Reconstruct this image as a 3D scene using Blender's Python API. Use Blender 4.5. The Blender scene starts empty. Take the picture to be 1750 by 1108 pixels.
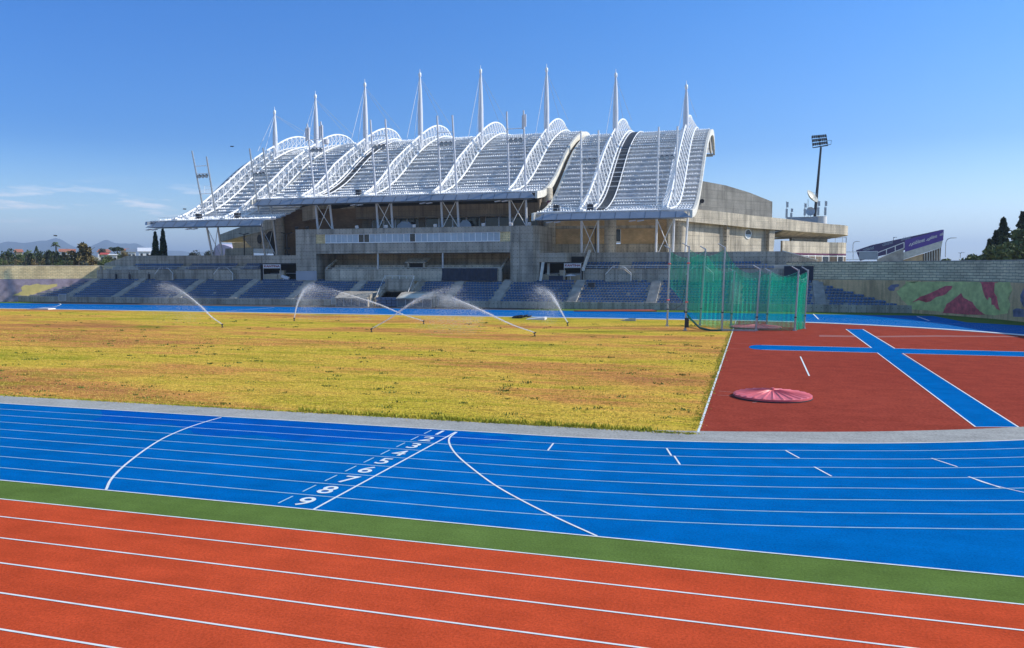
import bpy, bmesh, math, random
from mathutils import Vector, Matrix, noise
R = math.radians
scene = bpy.context.scene
col = scene.collection
# ------------------------------------------------------------------ camera
CAM = Vector((11.2257522, -29.82263472, 6.48568162))
YAW, PIT, ROL, FPX = 2.91156591e-01, 7.00325585e-02, -2.00986512e-03, 1380.17225
cyw, syw, cp, sp = math.cos(YAW), math.sin(YAW), math.cos(PIT), math.sin(PIT)
FW = Vector((-syw*cp, cyw*cp, -sp)); RT0 = Vector((cyw, syw, 0)); UP0 = RT0.cross(FW)
RT = RT0*math.cos(ROL) + UP0*math.sin(ROL); UP = -RT0*math.sin(ROL) + UP0*math.cos(ROL)
cam = bpy.data.cameras.new('camera'); camo = bpy.data.objects.new('camera', cam); col.objects.link(camo)
m = Matrix((RT, UP, -FW)).transposed().to_4x4(); m.translation = CAM; camo.matrix_world = m
cam.sensor_width = 36; cam.lens = 36*FPX/1750; cam.clip_start = .3; cam.clip_end = 40000
scene.camera = camo
# ------------------------------------------------------------------ light
SUN_EL, SUN_AZ = R(33), R(21)
world = bpy.data.worlds.new('World'); scene.world = world; world.use_nodes = True
wn = world.node_tree; bg = wn.nodes['Background']
sky = wn.nodes.new('ShaderNodeTexSky'); sky.sky_type = 'NISHITA'; sky.sun_disc = False
sky.sun_elevation = SUN_EL; sky.sun_rotation = R(90)-SUN_AZ
sky.altitude = 150; sky.air_density = 1.0; sky.dust_density = .15; sky.ozone_density = 2.5
hs = wn.nodes.new('ShaderNodeHueSaturation'); hs.inputs['Saturation'].default_value = 1.12; wn.links.new(sky.outputs[0], hs.inputs['Color'])
tn_ = wn.nodes.new('ShaderNodeMix'); tn_.data_type = 'RGBA'; tn_.blend_type = 'MULTIPLY'; tn_.inputs[0].default_value = 1
wn.links.new(hs.outputs[0], tn_.inputs[6]); tg = wn.nodes.new('ShaderNodeTexCoord'); sx_ = wn.nodes.new('ShaderNodeSeparateXYZ'); wn.links.new(tg.outputs['Generated'], sx_.inputs[0])
def cramp(src, stops):
    r = wn.nodes.new('ShaderNodeValToRGB'); e = r.color_ramp.elements
    while len(e) < len(stops): e.new(.5)
    for x, (p, c) in zip(e, stops): x.position = p; x.color = (*c, 1)
    wn.links.new(src, r.inputs[0]); return r.outputs[0]
def cmix(fac, a, b, mode='MIX'):
    n = wn.nodes.new('ShaderNodeMix'); n.data_type = 'RGBA'; n.blend_type = mode
    for sck, v in ((n.inputs[0], fac), (n.inputs[6], a), (n.inputs[7], b)):
        if isinstance(v, bpy.types.NodeSocket): wn.links.new(v, sck)
        elif isinstance(v, (int, float)): sck.default_value = v
        else: sck.default_value = (*v, 1)
    return n.outputs[2]
# clearer, deeper air on the side away from the sun; paler towards it
vt_ = cramp(sx_.outputs[2], [(0, (.84, .85, .98)), (.06, (.76, .78, .88)), (.14, (.35, .52, .76)), (.30, (.23, .54, .84)), (.55, (.95, .92, .88))])  # last stop whitens the unseen upper sky, added fill for shaded sides
xa_ = wn.nodes.new('ShaderNodeMath'); xa_.operation = 'MULTIPLY_ADD'; wn.links.new(sx_.outputs[0], xa_.inputs[0]); xa_.inputs[1].default_value = .5; xa_.inputs[2].default_value = .5
ht_ = cramp(xa_.outputs[0], [(.15, (.45, .72, .88)), (.40, (.62, .86, .95)), (.66, (1, 1, 1))])
zm_ = cramp(sx_.outputs[2], [(.03, (0,)*3), (.16, (1,)*3), (.34, (1,)*3), (.55, (0,)*3)])
hx_ = cmix(zm_, (1, 1, 1), ht_)
wn.links.new(cmix(1.0, vt_, hx_, 'MULTIPLY'), tn_.inputs[7])
mp_ = wn.nodes.new('ShaderNodeMapping'); mp_.inputs['Scale'].default_value = (9, 9, 62); wn.links.new(tg.outputs['Generated'], mp_.inputs[0])
nz_ = wn.nodes.new('ShaderNodeTexNoise'); nz_.inputs['Scale'].default_value = 1.3; nz_.inputs['Detail'].default_value = 7; nz_.inputs['Roughness'].default_value = .6; wn.links.new(mp_.outputs[0], nz_.inputs['Vector'])
def _rmp(src, st):
    r = wn.nodes.new('ShaderNodeValToRGB'); e = r.color_ramp.elements
    while len(e) < len(st): e.new(.5)
    for x, (p, v) in zip(e, st): x.position = p; x.color = (v, v, v, 1)
    wn.links.new(src, r.inputs[0]); return r.outputs[0]
def _mul(a, b):
    n = wn.nodes.new('ShaderNodeMath'); n.operation = 'MULTIPLY'; wn.links.new(a, n.inputs[0])
    if isinstance(b, float): n.inputs[1].default_value = b
    else: wn.links.new(b, n.inputs[1])
    return n.outputs[0]
ng_ = _mul(sx_.outputs[0], -1.0)
cf_ = _mul(_mul(_rmp(nz_.outputs[0], [(.52, 0), (.63, 1)]), _rmp(sx_.outputs[2], [(.038, 0), (.055, 1), (.072, .8), (.10, 0)])), _mul(_rmp(ng_, [(.40, 0), (.60, 1)]), .85))
cm_ = wn.nodes.new('ShaderNodeMix'); cm_.data_type = 'RGBA'; wn.links.new(cf_, cm_.inputs[0]); wn.links.new(tn_.outputs[2], cm_.inputs[6]); cm_.inputs[7].default_value = (6.0, 6.0, 6.2, 1)
SKYLINK = cm_.outputs[2]
bg.inputs['Strength'].default_value = .14
wn.links.new(SKYLINK, bg.inputs['Color'])
SD = Vector((math.cos(SUN_AZ)*math.cos(SUN_EL), math.sin(SUN_AZ)*math.cos(SUN_EL), math.sin(SUN_EL)))
sl = bpy.data.lights.new('sun', 'SUN'); sl.energy = 3.2; sl.angle = R(.5); sl.color = (1, .95, .87)
so = bpy.data.objects.new('sun', sl); col.objects.link(so); so.rotation_euler = SD.to_track_quat('Z', 'Y').to_euler()
scene.view_settings.view_transform = 'Standard'; scene.view_settings.look = 'None'
scene.view_settings.exposure = .75; scene.view_settings.gamma = 1
# ------------------------------------------------------------------ pixel -> world
def ray(px, py):
    return FW + RT*((px-875)/FPX) + UP*((554-py)/FPX)
def aY(px, py, Y):
    d = ray(px, py); return CAM + d*((Y-CAM.y)/d.y)
def aZ(px, py, z=0.0):
    d = ray(px, py); return CAM + d*((z-CAM.z)/d.z)
def aX(px, py, X):
    d = ray(px, py); return CAM + d*((X-CAM.x)/d.x)
def aD(px, py, D):
    d = ray(px, py); h = math.hypot(d.x, d.y); return CAM + d*(D/h)
def topx(p):
    v = Vector(p)-CAM; w = v.dot(FW); return 875+FPX*v.dot(RT)/w, 554-FPX*v.dot(UP)/w
# ------------------------------------------------------------------ objects
def tag(o, label=None, cat=None, group=None, kind=None):
    if label: o['label'] = label
    if cat: o['category'] = cat
    if group: o['group'] = group
    if kind: o['kind'] = kind
    return o
def empty(name, loc, label, cat, group=None, rz=0):
    o = bpy.data.objects.new(name, None); col.objects.link(o); o.location = loc; o.rotation_euler = (0, 0, rz)
    o.empty_display_size = .5
    return tag(o, label, cat, group)
class MB:
    def __init__(s): s.v = []; s.f = []; s.mi = []; s.cur = 0
    def _add(s, vs, fs):
        b = len(s.v); s.v += [tuple(v) for v in vs]; s.f += [tuple(b+i for i in f) for f in fs]; s.mi += [s.cur]*len(fs); return s
    def box(s, x0, y0, z0, x1, y1, z1, bev=0):
        return s._add([(x0,y0,z0),(x1,y0,z0),(x1,y1,z0),(x0,y1,z0),(x0,y0,z1),(x1,y0,z1),(x1,y1,z1),(x0,y1,z1)],
                      [(0,3,2,1),(4,5,6,7),(0,1,5,4),(1,2,6,5),(2,3,7,6),(3,0,4,7)])
    def obox(s, c, ax, ay, az):
        c, ax, ay, az = map(Vector, (c, ax, ay, az)); P = [c+ax*i+ay*j+az*k for k in (-1,1) for i, j in ((-1,-1),(1,-1),(1,1),(-1,1))]
        return s._add(P, [(0,3,2,1),(4,5,6,7),(0,1,5,4),(1,2,6,5),(2,3,7,6),(3,0,4,7)])
    def poly(s, pts): return s._add(pts, [tuple(range(len(pts)))])
    def prism(s, pts, off):
        off = Vector(off); n = len(pts); P = [Vector(p) for p in pts]; Q = [p+off for p in P]
        return s._add(P+Q, [tuple(range(n)), tuple(reversed(range(n, 2*n)))] + [(i, i+n, (i+1) % n+n, (i+1) % n) for i in range(n)])
    def tube(s, pts, r, n=6, caps=True):
        P = [Vector(p) for p in pts]; rr = r if isinstance(r, (list, tuple)) else [r]*len(P); vs = []; fs = []
        for i, p in enumerate(P):
            a = P[max(i-1, 0)]; b = P[min(i+1, len(P)-1)]; t = (b-a).normalized()
            u = t.cross(Vector((0,0,1))) if abs(t.z) < .95 else t.cross(Vector((0,1,0)))
            u.normalize(); w = t.cross(u)
            for k in range(n):
                an = 2*math.pi*(k+.5)/n; vs.append(p+(u*math.cos(an)+w*math.sin(an))*rr[i])
        for i in range(len(P)-1):
            for k in range(n): fs.append((i*n+k, i*n+(k+1) % n, (i+1)*n+(k+1) % n, (i+1)*n+k))
        if caps: fs += [tuple(reversed(range(n))), tuple(range((len(P)-1)*n, len(P)*n))]
        return s._add(vs, fs)
    def lathe(s, c, prof, n=20):
        c = Vector(c); vs = []; fs = []
        for r, z in prof:
            for k in range(n): vs.append(c+Vector((r*math.cos(2*math.pi*k/n), r*math.sin(2*math.pi*k/n), z)))
        for i in range(len(prof)-1):
            for k in range(n): fs.append((i*n+k, i*n+(k+1) % n, (i+1)*n+(k+1) % n, (i+1)*n+k))
        fs.append(tuple(reversed(range(n)))); fs.append(tuple(range((len(prof)-1)*n, len(prof)*n)))
        return s._add(vs, fs)
    def wall(s, path, z0, z1, th, side=1):
        """vertical wall along a plan path; z0,z1 constants or lists; thickness th to the left of the path * side"""
        n = len(path); P = [Vector((p[0], p[1], 0)) for p in path]
        Z0 = z0 if isinstance(z0, (list, tuple)) else [z0]*n; Z1 = z1 if isinstance(z1, (list, tuple)) else [z1]*n
        vs = []
        for i in range(n):
            t = (P[min(i+1, n-1)]-P[max(i-1, 0)]).normalized(); nn = Vector((-t.y, t.x, 0))*th*side
            a = P[i]; b = P[i]+nn
            vs += [(a.x,a.y,Z0[i]), (a.x,a.y,Z1[i]), (b.x,b.y,Z1[i]), (b.x,b.y,Z0[i])]
        fs = []
        for i in range(n-1):
            for k in range(4): fs.append((i*4+k, i*4+(k+1) % 4, (i+1)*4+(k+1) % 4, (i+1)*4+k))
        fs += [(3,2,1,0), tuple((n-1)*4+k for k in range(4))]
        return s._add(vs, fs)
    def build(s, name, mats, parent=None, smooth=False, loc=None, fix=True):
        me = bpy.data.meshes.new(name)
        o = bpy.data.objects.new(name, me); col.objects.link(o)
        off = Vector((0,0,0))
        if parent is not None:
            o.parent = parent; off = Vector(parent.location)
            if parent.parent is not None: off = off + Vector(parent.parent.location)
        if loc is not None:
            loc = Vector(loc); o.location = loc-off; off = loc
        me.from_pydata([(v[0]-off.x, v[1]-off.y, v[2]-off.z) for v in s.v], [], s.f)
        for mm in (mats if isinstance(mats, (list, tuple)) else [mats]): me.materials.append(mm)
        if any(s.mi): me.polygons.foreach_set('material_index', s.mi)
        if fix:
            b = bmesh.new(); b.from_mesh(me); bmesh.ops.recalc_face_normals(b, faces=b.faces); b.to_mesh(me); b.free()
        if smooth:
            me.polygons.foreach_set('use_smooth', [True]*len(me.polygons))
            try: me.set_sharp_from_angle(angle=R(40))
            except Exception: pass
        me.update(); return o
def kids(o): return [c for c in bpy.data.objects if c.parent == o]
def copy_tree(o, parent=None):
    c = o.copy(); col.objects.link(c)
    if parent is not None: c.parent = parent
    for ch in kids(o): copy_tree(ch, c)
    return c
# ------------------------------------------------------------------ materials
def newmat(name):
    mt = bpy.data.materials.new(name); mt.use_nodes = True; nt = mt.node_tree
    return mt, nt, nt.nodes['Principled BSDF']
def nd(nt, t, **k):
    n = nt.nodes.new(t)
    for a, b in k.items():
        if a in n.inputs: n.inputs[a].default_value = b
        else: setattr(n, a, b)
    return n
def noise_n(nt, vec, scale, detail=4, rough=.55):
    n = nd(nt, 'ShaderNodeTexNoise', Scale=scale, Detail=detail, Roughness=rough); nt.links.new(vec, n.inputs['Vector']); return n.outputs['Fac']
def ramp(nt, fac, stops):
    r = nt.nodes.new('ShaderNodeValToRGB'); e = r.color_ramp.elements
    while len(e) < len(stops): e.new(.5)
    for x, (p, c) in zip(e, stops): x.position = p; x.color = (*c, 1) if len(c) == 3 else c
    nt.links.new(fac, r.inputs['Fac']); return r.outputs['Color']
def mixc(nt, fac, a, b, mode='MIX'):
    n = nt.nodes.new('ShaderNodeMix'); n.data_type = 'RGBA'; n.blend_type = mode
    for sck, v in ((n.inputs[0], fac), (n.inputs[6], a), (n.inputs[7], b)):
        if hasattr(v, 'is_linked') or isinstance(v, bpy.types.NodeSocket): nt.links.new(v, sck)
        elif isinstance(v, (int, float)): sck.default_value = v
        else: sck.default_value = (*v, 1) if len(v) == 3 else v
    return n.outputs[2]
def mathn(nt, op, a, b=0.0, c=None):
    n = nt.nodes.new('ShaderNodeMath'); n.operation = op
    for i, v in enumerate((a, b) if c is None else (a, b, c)):
        if isinstance(v, bpy.types.NodeSocket): nt.links.new(v, n.inputs[i])
        else: n.inputs[i].default_value = v
    return n.outputs[0]
def wpos(nt, scale=(1,1,1)):
    g = nt.nodes.new('ShaderNodeNewGeometry'); mp = nt.nodes.new('ShaderNodeMapping'); mp.inputs['Scale'].default_value = scale
    nt.links.new(g.outputs['Position'], mp.inputs['Vector']); return mp.outputs[0]
def wallvec(nt, sg=1.0):
    g = nt.nodes.new('ShaderNodeNewGeometry'); s = nt.nodes.new('ShaderNodeSeparateXYZ'); nt.links.new(g.outputs['Position'], s.inputs[0])
    c = nt.nodes.new('ShaderNodeCombineXYZ'); nt.links.new(mathn(nt, 'ADD', s.outputs[0], mathn(nt, 'MULTIPLY', s.outputs[1], sg)), c.inputs[0])
    nt.links.new(s.outputs[2], c.inputs[1]); return c.outputs[0]
def bump(nt, b, h, strength=.3, dist=.02):
    n = nd(nt, 'ShaderNodeBump', Strength=strength, Distance=dist); nt.links.new(h, n.inputs['Height']); nt.links.new(n.outputs[0], b.inputs['Normal'])
def simple(name, c, rough=.6, var=.12, scale=1.5, metal=0, spec=.5, fine=0):
    mt, nt, b = newmat(name); v = wpos(nt); f = noise_n(nt, v, scale, 5)
    lo = tuple(x*(1-var) for x in c); hi = tuple(min(1, x*(1+var)) for x in c)
    cc = ramp(nt, f, [(.3, lo), (.7, hi)])
    nt.links.new(cc, b.inputs['Base Color']); b.inputs['Roughness'].default_value = rough; b.inputs['Metallic'].default_value = metal
    b.inputs['Specular IOR Level'].default_value = spec
    if fine: bump(nt, b, noise_n(nt, v, fine, 3), .35, .02)
    return mt
def rubber(name, c, c2, grain=18.0, big=.06, stretch=1, spec=.0):
    mt, nt, b = newmat(name); v = wpos(nt)
    f1 = noise_n(nt, v, big, 4); f2 = noise_n(nt, v, grain, 4, .7); f3 = noise_n(nt, v, .9, 5)
    cc = ramp(nt, f1, [(.35, c), (.65, c2)])
    g = ramp(nt, f2, [(.3, (.72,)*3), (.5, (1,)*3), (.72, (1.27,)*3)])
    cc = mixc(nt, 1.0, cc, g, 'MULTIPLY')
    g2 = ramp(nt, f3, [(.3, (.86,)*3), (.7, (1.09,)*3)]); cc = mixc(nt, 1.0, cc, g2, 'MULTIPLY')
    sc = ramp(nt, noise_n(nt, wpos(nt, (.25, 2.5, 1)), 1.1, 6), [(.3, (.93,)*3), (.7, (1.05,)*3)]); cc = mixc(nt, 1.0, cc, sc, 'MULTIPLY')
    nt.links.new(cc, b.inputs['Base Color']); b.inputs['Roughness'].default_value = .85; b.inputs['Specular IOR Level'].default_value = spec
    bump(nt, b, f2, .5, .015); return mt
def concrete(name, c, panel=(2.4, 1.35), var=.25, holes=True, joint=.55, sg=1.0):
    mt, nt, b = newmat(name); w = wallvec(nt, sg); v = wpos(nt)
    f = noise_n(nt, v, .35, 8, .62); f2 = noise_n(nt, v, 5, 5, .7); st = noise_n(nt, wpos(nt, (1.2, 1.2, .12)), 1.0, 5)
    cc = ramp(nt, f, [(.28, tuple(x*(1-var) for x in c)), (.5, c), (.74, tuple(x*(1+var) for x in c))])
    cc = mixc(nt, 1.0, cc, ramp(nt, f2, [(.25, (.8,)*3), (.75, (1.15,)*3)]), 'MULTIPLY')
    cc = mixc(nt, 1.0, cc, ramp(nt, st, [(.36, (.62,)*3), (.52, (1,)*3)]), 'MULTIPLY')
    br = nd(nt, 'ShaderNodeTexBrick', Scale=1.0); br.offset = 0; br.inputs['Mortar Size'].default_value = .035; br.inputs['Brick Width'].default_value = panel[0]; br.inputs['Row Height'].default_value = panel[1]
    br.inputs['Color1'].default_value = (.88,.88,.88,1); br.inputs['Color2'].default_value = (1.08,1.08,1.08,1); br.inputs['Mortar'].default_value = (joint,)*3+(1,)
    br.inputs['Mortar Smooth'].default_value = .3
    nt.links.new(w, br.inputs['Vector']); cc = mixc(nt, 1.0, cc, br.outputs['Color'], 'MULTIPLY')
    if holes:
        vv = nd(nt, 'ShaderNodeTexVoronoi', Scale=1.5); vv.inputs['Randomness'].default_value = 0.0; nt.links.new(w, vv.inputs['Vector'])
        cc = mixc(nt, ramp(nt, vv.outputs['Distance'], [(.07, (1,)*3), (.1, (0,)*3)]), cc, (.06, .06, .055))
    nt.links.new(cc, b.inputs['Base Color']); b.inputs['Roughness'].default_value = .9; bump(nt, b, f2, .25, .02)
    return mt
def masonry(name, c1, c2, mort, bw=.55, bh=.25, ms=.02, sg=1.0):
    mt, nt, b = newmat(name); w = wallvec(nt, sg); v = wpos(nt)
    dv = nt.nodes.new('ShaderNodeTexNoise'); dv.inputs['Scale'].default_value = 1.2; nt.links.new(v, dv.inputs['Vector'])
    ad = nt.nodes.new('ShaderNodeMixRGB'); ad.blend_type = 'ADD'; ad.inputs[0].default_value = .12; nt.links.new(w, ad.inputs[1]); nt.links.new(dv.outputs['Color'], ad.inputs[2])
    br = nd(nt, 'ShaderNodeTexBrick', Scale=1.0); br.inputs['Mortar Size'].default_value = ms; br.inputs['Brick Width'].default_value = bw; br.inputs['Row Height'].default_value = bh
    br.inputs['Color1'].default_value = (*c1, 1); br.inputs['Color2'].default_value = (*c2, 1); br.inputs['Mortar'].default_value = (*mort, 1); br.inputs['Bias'].default_value = -.1
    nt.links.new(ad.outputs[0], br.inputs['Vector'])
    f = noise_n(nt, v, .5, 6); cc = mixc(nt, 1.0, br.outputs['Color'], ramp(nt, f, [(.3, (.7,)*3), (.7, (1.2,)*3)]), 'MULTIPLY')
    nt.links.new(cc, b.inputs['Base Color']); b.inputs['Roughness'].default_value = .95
    bump(nt, b, br.outputs['Fac'], -.6, .05); return mt
def leafmat(name, c, c2):
    mt, nt, b = newmat(name); f = noise_n(nt, wpos(nt), .9, 4)
    nt.links.new(ramp(nt, f, [(.35, c), (.65, c2)]), b.inputs['Base Color']); b.inputs['Roughness'].default_value = .75; b.inputs['Specular IOR Level'].default_value = .25
    return mt
M = {}
M['blue'] = rubber('track_blue', (.0004, .118, .37), (.0008, .135, .42))
M['red'] = rubber('track_red', (.53, .072, .027), (.58, .084, .032))
M['dred'] = rubber('infield_red', (.29, .052, .034), (.32, .06, .038), 7)
M['green'] = rubber('track_green', (.10, .165, .036), (.125, .195, .048))
M['grey'] = rubber('kerb_strip_grey', (.34, .34, .32), (.40, .40, .37), 9)
M['line'] = simple('line_paint', (.72, .76, .74), .7, .12, 3)
M['pale'] = simple('thin_line_paint', (.38, .60, .66), .7, .15, 3)
M['conc'] = concrete('concrete_grey', (.48, .42, .33))
M['concw'] = concrete('concrete_warm', (.62, .54, .41), (2.9, 1.5))
M['concb'] = concrete('concrete_brown', (.20, .155, .11), (2.2, 1.0))
M['step'] = simple('step_concrete', (.44, .41, .36), .9, .25, .8, fine=4)
M['ochre'] = masonry('ochre_brick', (.80, .55, .28), (.70, .46, .22), (.46, .33, .20), .6, .2)
M['brownb'] = masonry('brown_brick', (.20, .13, .075), (.16, .10, .06), (.12, .09, .06), .6, .2)
M['stone'] = masonry('stone_wall', (.95, .74, .38), (.80, .60, .30), (.42, .33, .18), 1.1, .3, .03)
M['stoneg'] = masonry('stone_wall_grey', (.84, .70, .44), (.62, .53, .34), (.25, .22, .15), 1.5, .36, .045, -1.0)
M['white'] = simple('white_steel', (.90, .90, .88), .38, .05, 2)
M['whited'] = simple('weathered_white', (.70, .67, .58), .55, .18, 1.2)
M['steel'] = simple('galvanised_steel', (.45, .47, .49), .35, .08, 3, .6)
M['mast'] = simple('mast_paint', (.66, .68, .72), .32, .04, 1)
M['dark'] = simple('dark_metal', (.03, .03, .035), .5, .1)
M['black'] = simple('black_membrane', (.025, .027, .03), .55, .2, 1)
M['fascia'] = simple('fascia_metal', (.30, .35, .42), .38, .1, .4, .5)
M['win'] = simple('blind_glass', (.42, .50, .55), .12, .12, .5)
M['glass'] = simple('dark_glass', (.02, .025, .03), .06, .1)
M['seat'] = simple('blue_seat_plastic', (.042, .105, .22), .3, .3, .5)
M['netp'] = None
M['cover'] = simple('red_cover_vinyl', (.70, .13, .14), .42, .15, 2)
M['purple'] = simple('purple_banner', (.11, .05, .34), .6, .1, .5)
M['maroon'] = simple('maroon_sign', (.12, .01, .06), .5, .1)
M['signw'] = simple('sign_white', (.72, .70, .70), .5, .05)
M['signr'] = simple('sign_red_lettering', (.25, .02, .03), .5, .05)
M['tarp'] = simple('dark_tarpaulin', (.025, .03, .05), .7, .2, 1)
M['beige'] = simple('beige_panel', (.50, .42, .30), .7, .1)
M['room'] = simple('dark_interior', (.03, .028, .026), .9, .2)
M['roof_red'] = simple('clay_roof_tiles', (.36, .14, .09), .8, .2, .6)
M['wallw'] = simple('white_render', (.70, .70, .68), .8, .08, .3)
M['bark'] = simple('bark', (.10, .075, .05), .9, .3, 2)
M['cream'] = simple('fibreglass_cream', (.62, .60, .50), .5, .1)
# grass
mt, nt, b = newmat('field_grass'); v = wpos(nt)
f1 = noise_n(nt, wpos(nt, (.30, 1.0, 1)), .085, 6, .62); f2 = noise_n(nt, wpos(nt, (.35, 1.5, 1)), .42, 6, .7); f3 = noise_n(nt, v, 4.2, 4, .75); f4 = noise_n(nt, wpos(nt, (.5, 1.3, 1)), 1.4, 5, .72)
c = ramp(nt, f1, [(.34, (.30, .28, .03)), (.41, (.54, .41, .05)), (.48, (.66, .42, .07)), (.54, (.62, .29, .08)), (.62, (.44, .19, .07))])
c = mixc(nt, ramp(nt, f2, [(.50, (0,)*3), (.66, (.75,)*3)]), c, (.28, .27, .02))
c = mixc(nt, ramp(nt, noise_n(nt, wpos(nt, (.5, 1.2, 1)), .16, 4), [(.60, (0,)*3), (.72, (.7,)*3)]), c, (.17, .24, .02))
c = mixc(nt, 1.0, c, ramp(nt, f4, [(.30, (.62, .60, .55)), (.48, (1,)*3), (.72, (1.15,)*3)]), 'MULTIPLY')
c = mixc(nt, 1.0, c, ramp(nt, f3, [(.28, (.36,)*3), (.5, (1,)*3), (.75, (1.5, 1.5, 1.4))]), 'MULTIPLY')
c = mixc(nt, 1.0, c, ramp(nt, noise_n(nt, v, 14, 2), [(.3, (.66,)*3), (.7, (1.3,)*3)]), 'MULTIPLY')
nt.links.new(c, b.inputs['Base Color']); b.inputs['Roughness'].default_value = .95; b.inputs['Specular IOR Level'].default_value = .0
bump(nt, b, f3, .9, .12); M['grass'] = mt
M['gedge'] = leafmat('edge_grass', (.30, .32, .02), (.50, .43, .05))
M['weed'] = leafmat('weed_green', (.08, .14, .02), (.16, .21, .035))
M['dry'] = leafmat('dry_blades', (.55, .40, .07), (.75, .52, .13))
M['terrain'] = simple('dry_terrain', (.26, .22, .10), .95, .6, .03)
M['wet'] = rubber('wet_blue', (.001, .085, .38), (.001, .10, .42))
# roof sheet
mt, nt, b = newmat('roof_sheet'); f = noise_n(nt, wpos(nt, (.3, 1, 1)), .5, 5)
nt.links.new(ramp(nt, f, [(.3, (.42, .48, .58)), (.7, (.66, .70, .76))]), b.inputs['Base Color']); b.inputs['Roughness'].default_value = .35
tl = nt.nodes.new('ShaderNodeBsdfTranslucent'); tl.inputs[0].default_value = (.86, .86, .84, 1); ms = nt.nodes.new('ShaderNodeMixShader'); ms.inputs[0].default_value = .42
nt.links.new(b.outputs[0], ms.inputs[1]); nt.links.new(tl.outputs[0], ms.inputs[2]); nt.links.new(ms.outputs[0], nt.nodes['Material Output'].inputs[0])
M['sheet'] = mt
# net
mt, nt, b = newmat('green_netting'); b.inputs['Base Color'].default_value = (.0, .45, .27, 1); b.inputs['Roughness'].default_value = .8
tr = nt.nodes.new('ShaderNodeBsdfTransparent'); ms = nt.nodes.new('ShaderNodeMixShader'); tl = nt.nodes.new('ShaderNodeBsdfTranslucent'); tl.inputs[0].default_value = (.0, .58, .33, 1)
m2 = nt.nodes.new('ShaderNodeMixShader'); m2.inputs[0].default_value = .5; nt.links.new(b.outputs[0], m2.inputs[1]); nt.links.new(tl.outputs[0], m2.inputs[2])
nt.links.new(ramp(nt, noise_n(nt, wpos(nt, (1, 1, .15)), 2.5, 3), [(.3, (.26,)*3), (.7, (.42,)*3)]), ms.inputs[0])
nt.links.new(tr.outputs[0], ms.inputs[1]); nt.links.new(m2.outputs[0], ms.inputs[2]); nt.links.new(ms.outputs[0], nt.nodes['Material Output'].inputs[0]); M['net'] = mt
# water
def watermat(name, a0, a1, sc):
    mt, nt, b = newmat(name); b.inputs['Base Color'].default_value = (.92, .95, 1, 1); b.inputs['Roughness'].default_value = .5
    tr = nt.nodes.new('ShaderNodeBsdfTransparent'); ms = nt.nodes.new('ShaderNodeMixShader'); tl = nt.nodes.new('ShaderNodeBsdfTranslucent'); tl.inputs[0].default_value = (.95, .97, 1, 1)
    m2 = nt.nodes.new('ShaderNodeMixShader'); m2.inputs[0].default_value = .5; nt.links.new(b.outputs[0], m2.inputs[1]); nt.links.new(tl.outputs[0], m2.inputs[2])
    nt.links.new(ramp(nt, noise_n(nt, wpos(nt), sc, 3), [(.3, (a0,)*3), (.7, (a1,)*3)]), ms.inputs[0])
    nt.links.new(tr.outputs[0], ms.inputs[1]); nt.links.new(m2.outputs[0], ms.inputs[2]); nt.links.new(ms.outputs[0], nt.nodes['Material Output'].inputs[0]); return mt
M['jet'] = watermat('water_jet', .3, .9, 3); M['mist'] = watermat('water_mist', .3, .8, 2)
def text_mesh(body, size, mat, name, parent, loc, xdir, ydir, offset=0.0, depth=.01, xs=1.0):
    cu = bpy.data.curves.new(name, 'FONT'); cu.body = body; cu.size = size; cu.offset = offset; cu.extrude = depth; cu.align_x = 'CENTER'; cu.align_y = 'CENTER'
    to = bpy.data.objects.new(name+'_tmp', cu); col.objects.link(to)
    dg = bpy.context.evaluated_depsgraph_get(); me = bpy.data.meshes.new_from_object(to.evaluated_get(dg)); bpy.data.objects.remove(to)
    me.name = name; me.materials.clear(); me.materials.append(mat)
    o = bpy.data.objects.new(name, me); col.objects.link(o)
    xd = Vector(xdir).normalized(); yd = Vector(ydir).normalized(); zd = xd.cross(yd)
    mm = Matrix((xd*xs, yd, zd)).transposed().to_4x4(); mm.translation = Vector(loc)
    if parent is not None: o.parent = parent; mm.translation = Vector(loc)-Vector(parent.location)
    me.transform(Matrix(mm.to_3x3().to_4x4())); o.location = mm.translation
    return o
# ================================================================== GROUND
CX, CY = 3.47, 36.0
def kr(th):   # radius of the kerb around the bend centre, th in degrees from +X
    T = [(-90,36.0),(-75,35.9),(-60,36.3),(-40,37.0),(0,38.4),(33,38.5),(51,37.6),(69,36.8),(90,35.7)]
    for (a, ra), (b_, rb) in zip(T, T[1:]):
        if a <= th <= b_: t = (th-a)/(b_-a); t = t*t*(3-2*t) if False else t; return ra+(rb-ra)*t
    return 36.0
XL = -175.0
YF = CY+35.7
def loop(off, n=120, far=True, dfar=None):
    """kerb line shifted outward by off: near straight -> bend -> far straight"""
    P = [(XL, -off, 0)]
    for i in range(60): P.append((XL+(CX-XL)*(i+1)/61, -off, 0))
    for i in range(n+1):
        th = -90+180*i/n; r = kr(th)+off*(1 if (dfar is None or th < 0) else (1+(dfar-1)*th/90))
        P.append((CX+r*math.cos(R(th)), CY+r*math.sin(R(th)), 0))
    if far:
        yy = P[-1][1]
        for i in range(8): P.append((CX-(CX-XL)*(i+1)/8, yy, 0))
    return P
def sheet(name, rings, z, mats, kind='structure'):
    mb = MB(); a, b_ = rings
    for i in range(len(a)-1):
        mb._add([(a[i][0],a[i][1],z),(a[i+1][0],a[i+1][1],z),(b_[i+1][0],b_[i+1][1],z),(b_[i][0],b_[i][1],z)], [(0,1,2,3)])
    o = mb.build(name, mats); o['kind'] = kind; return o
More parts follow.
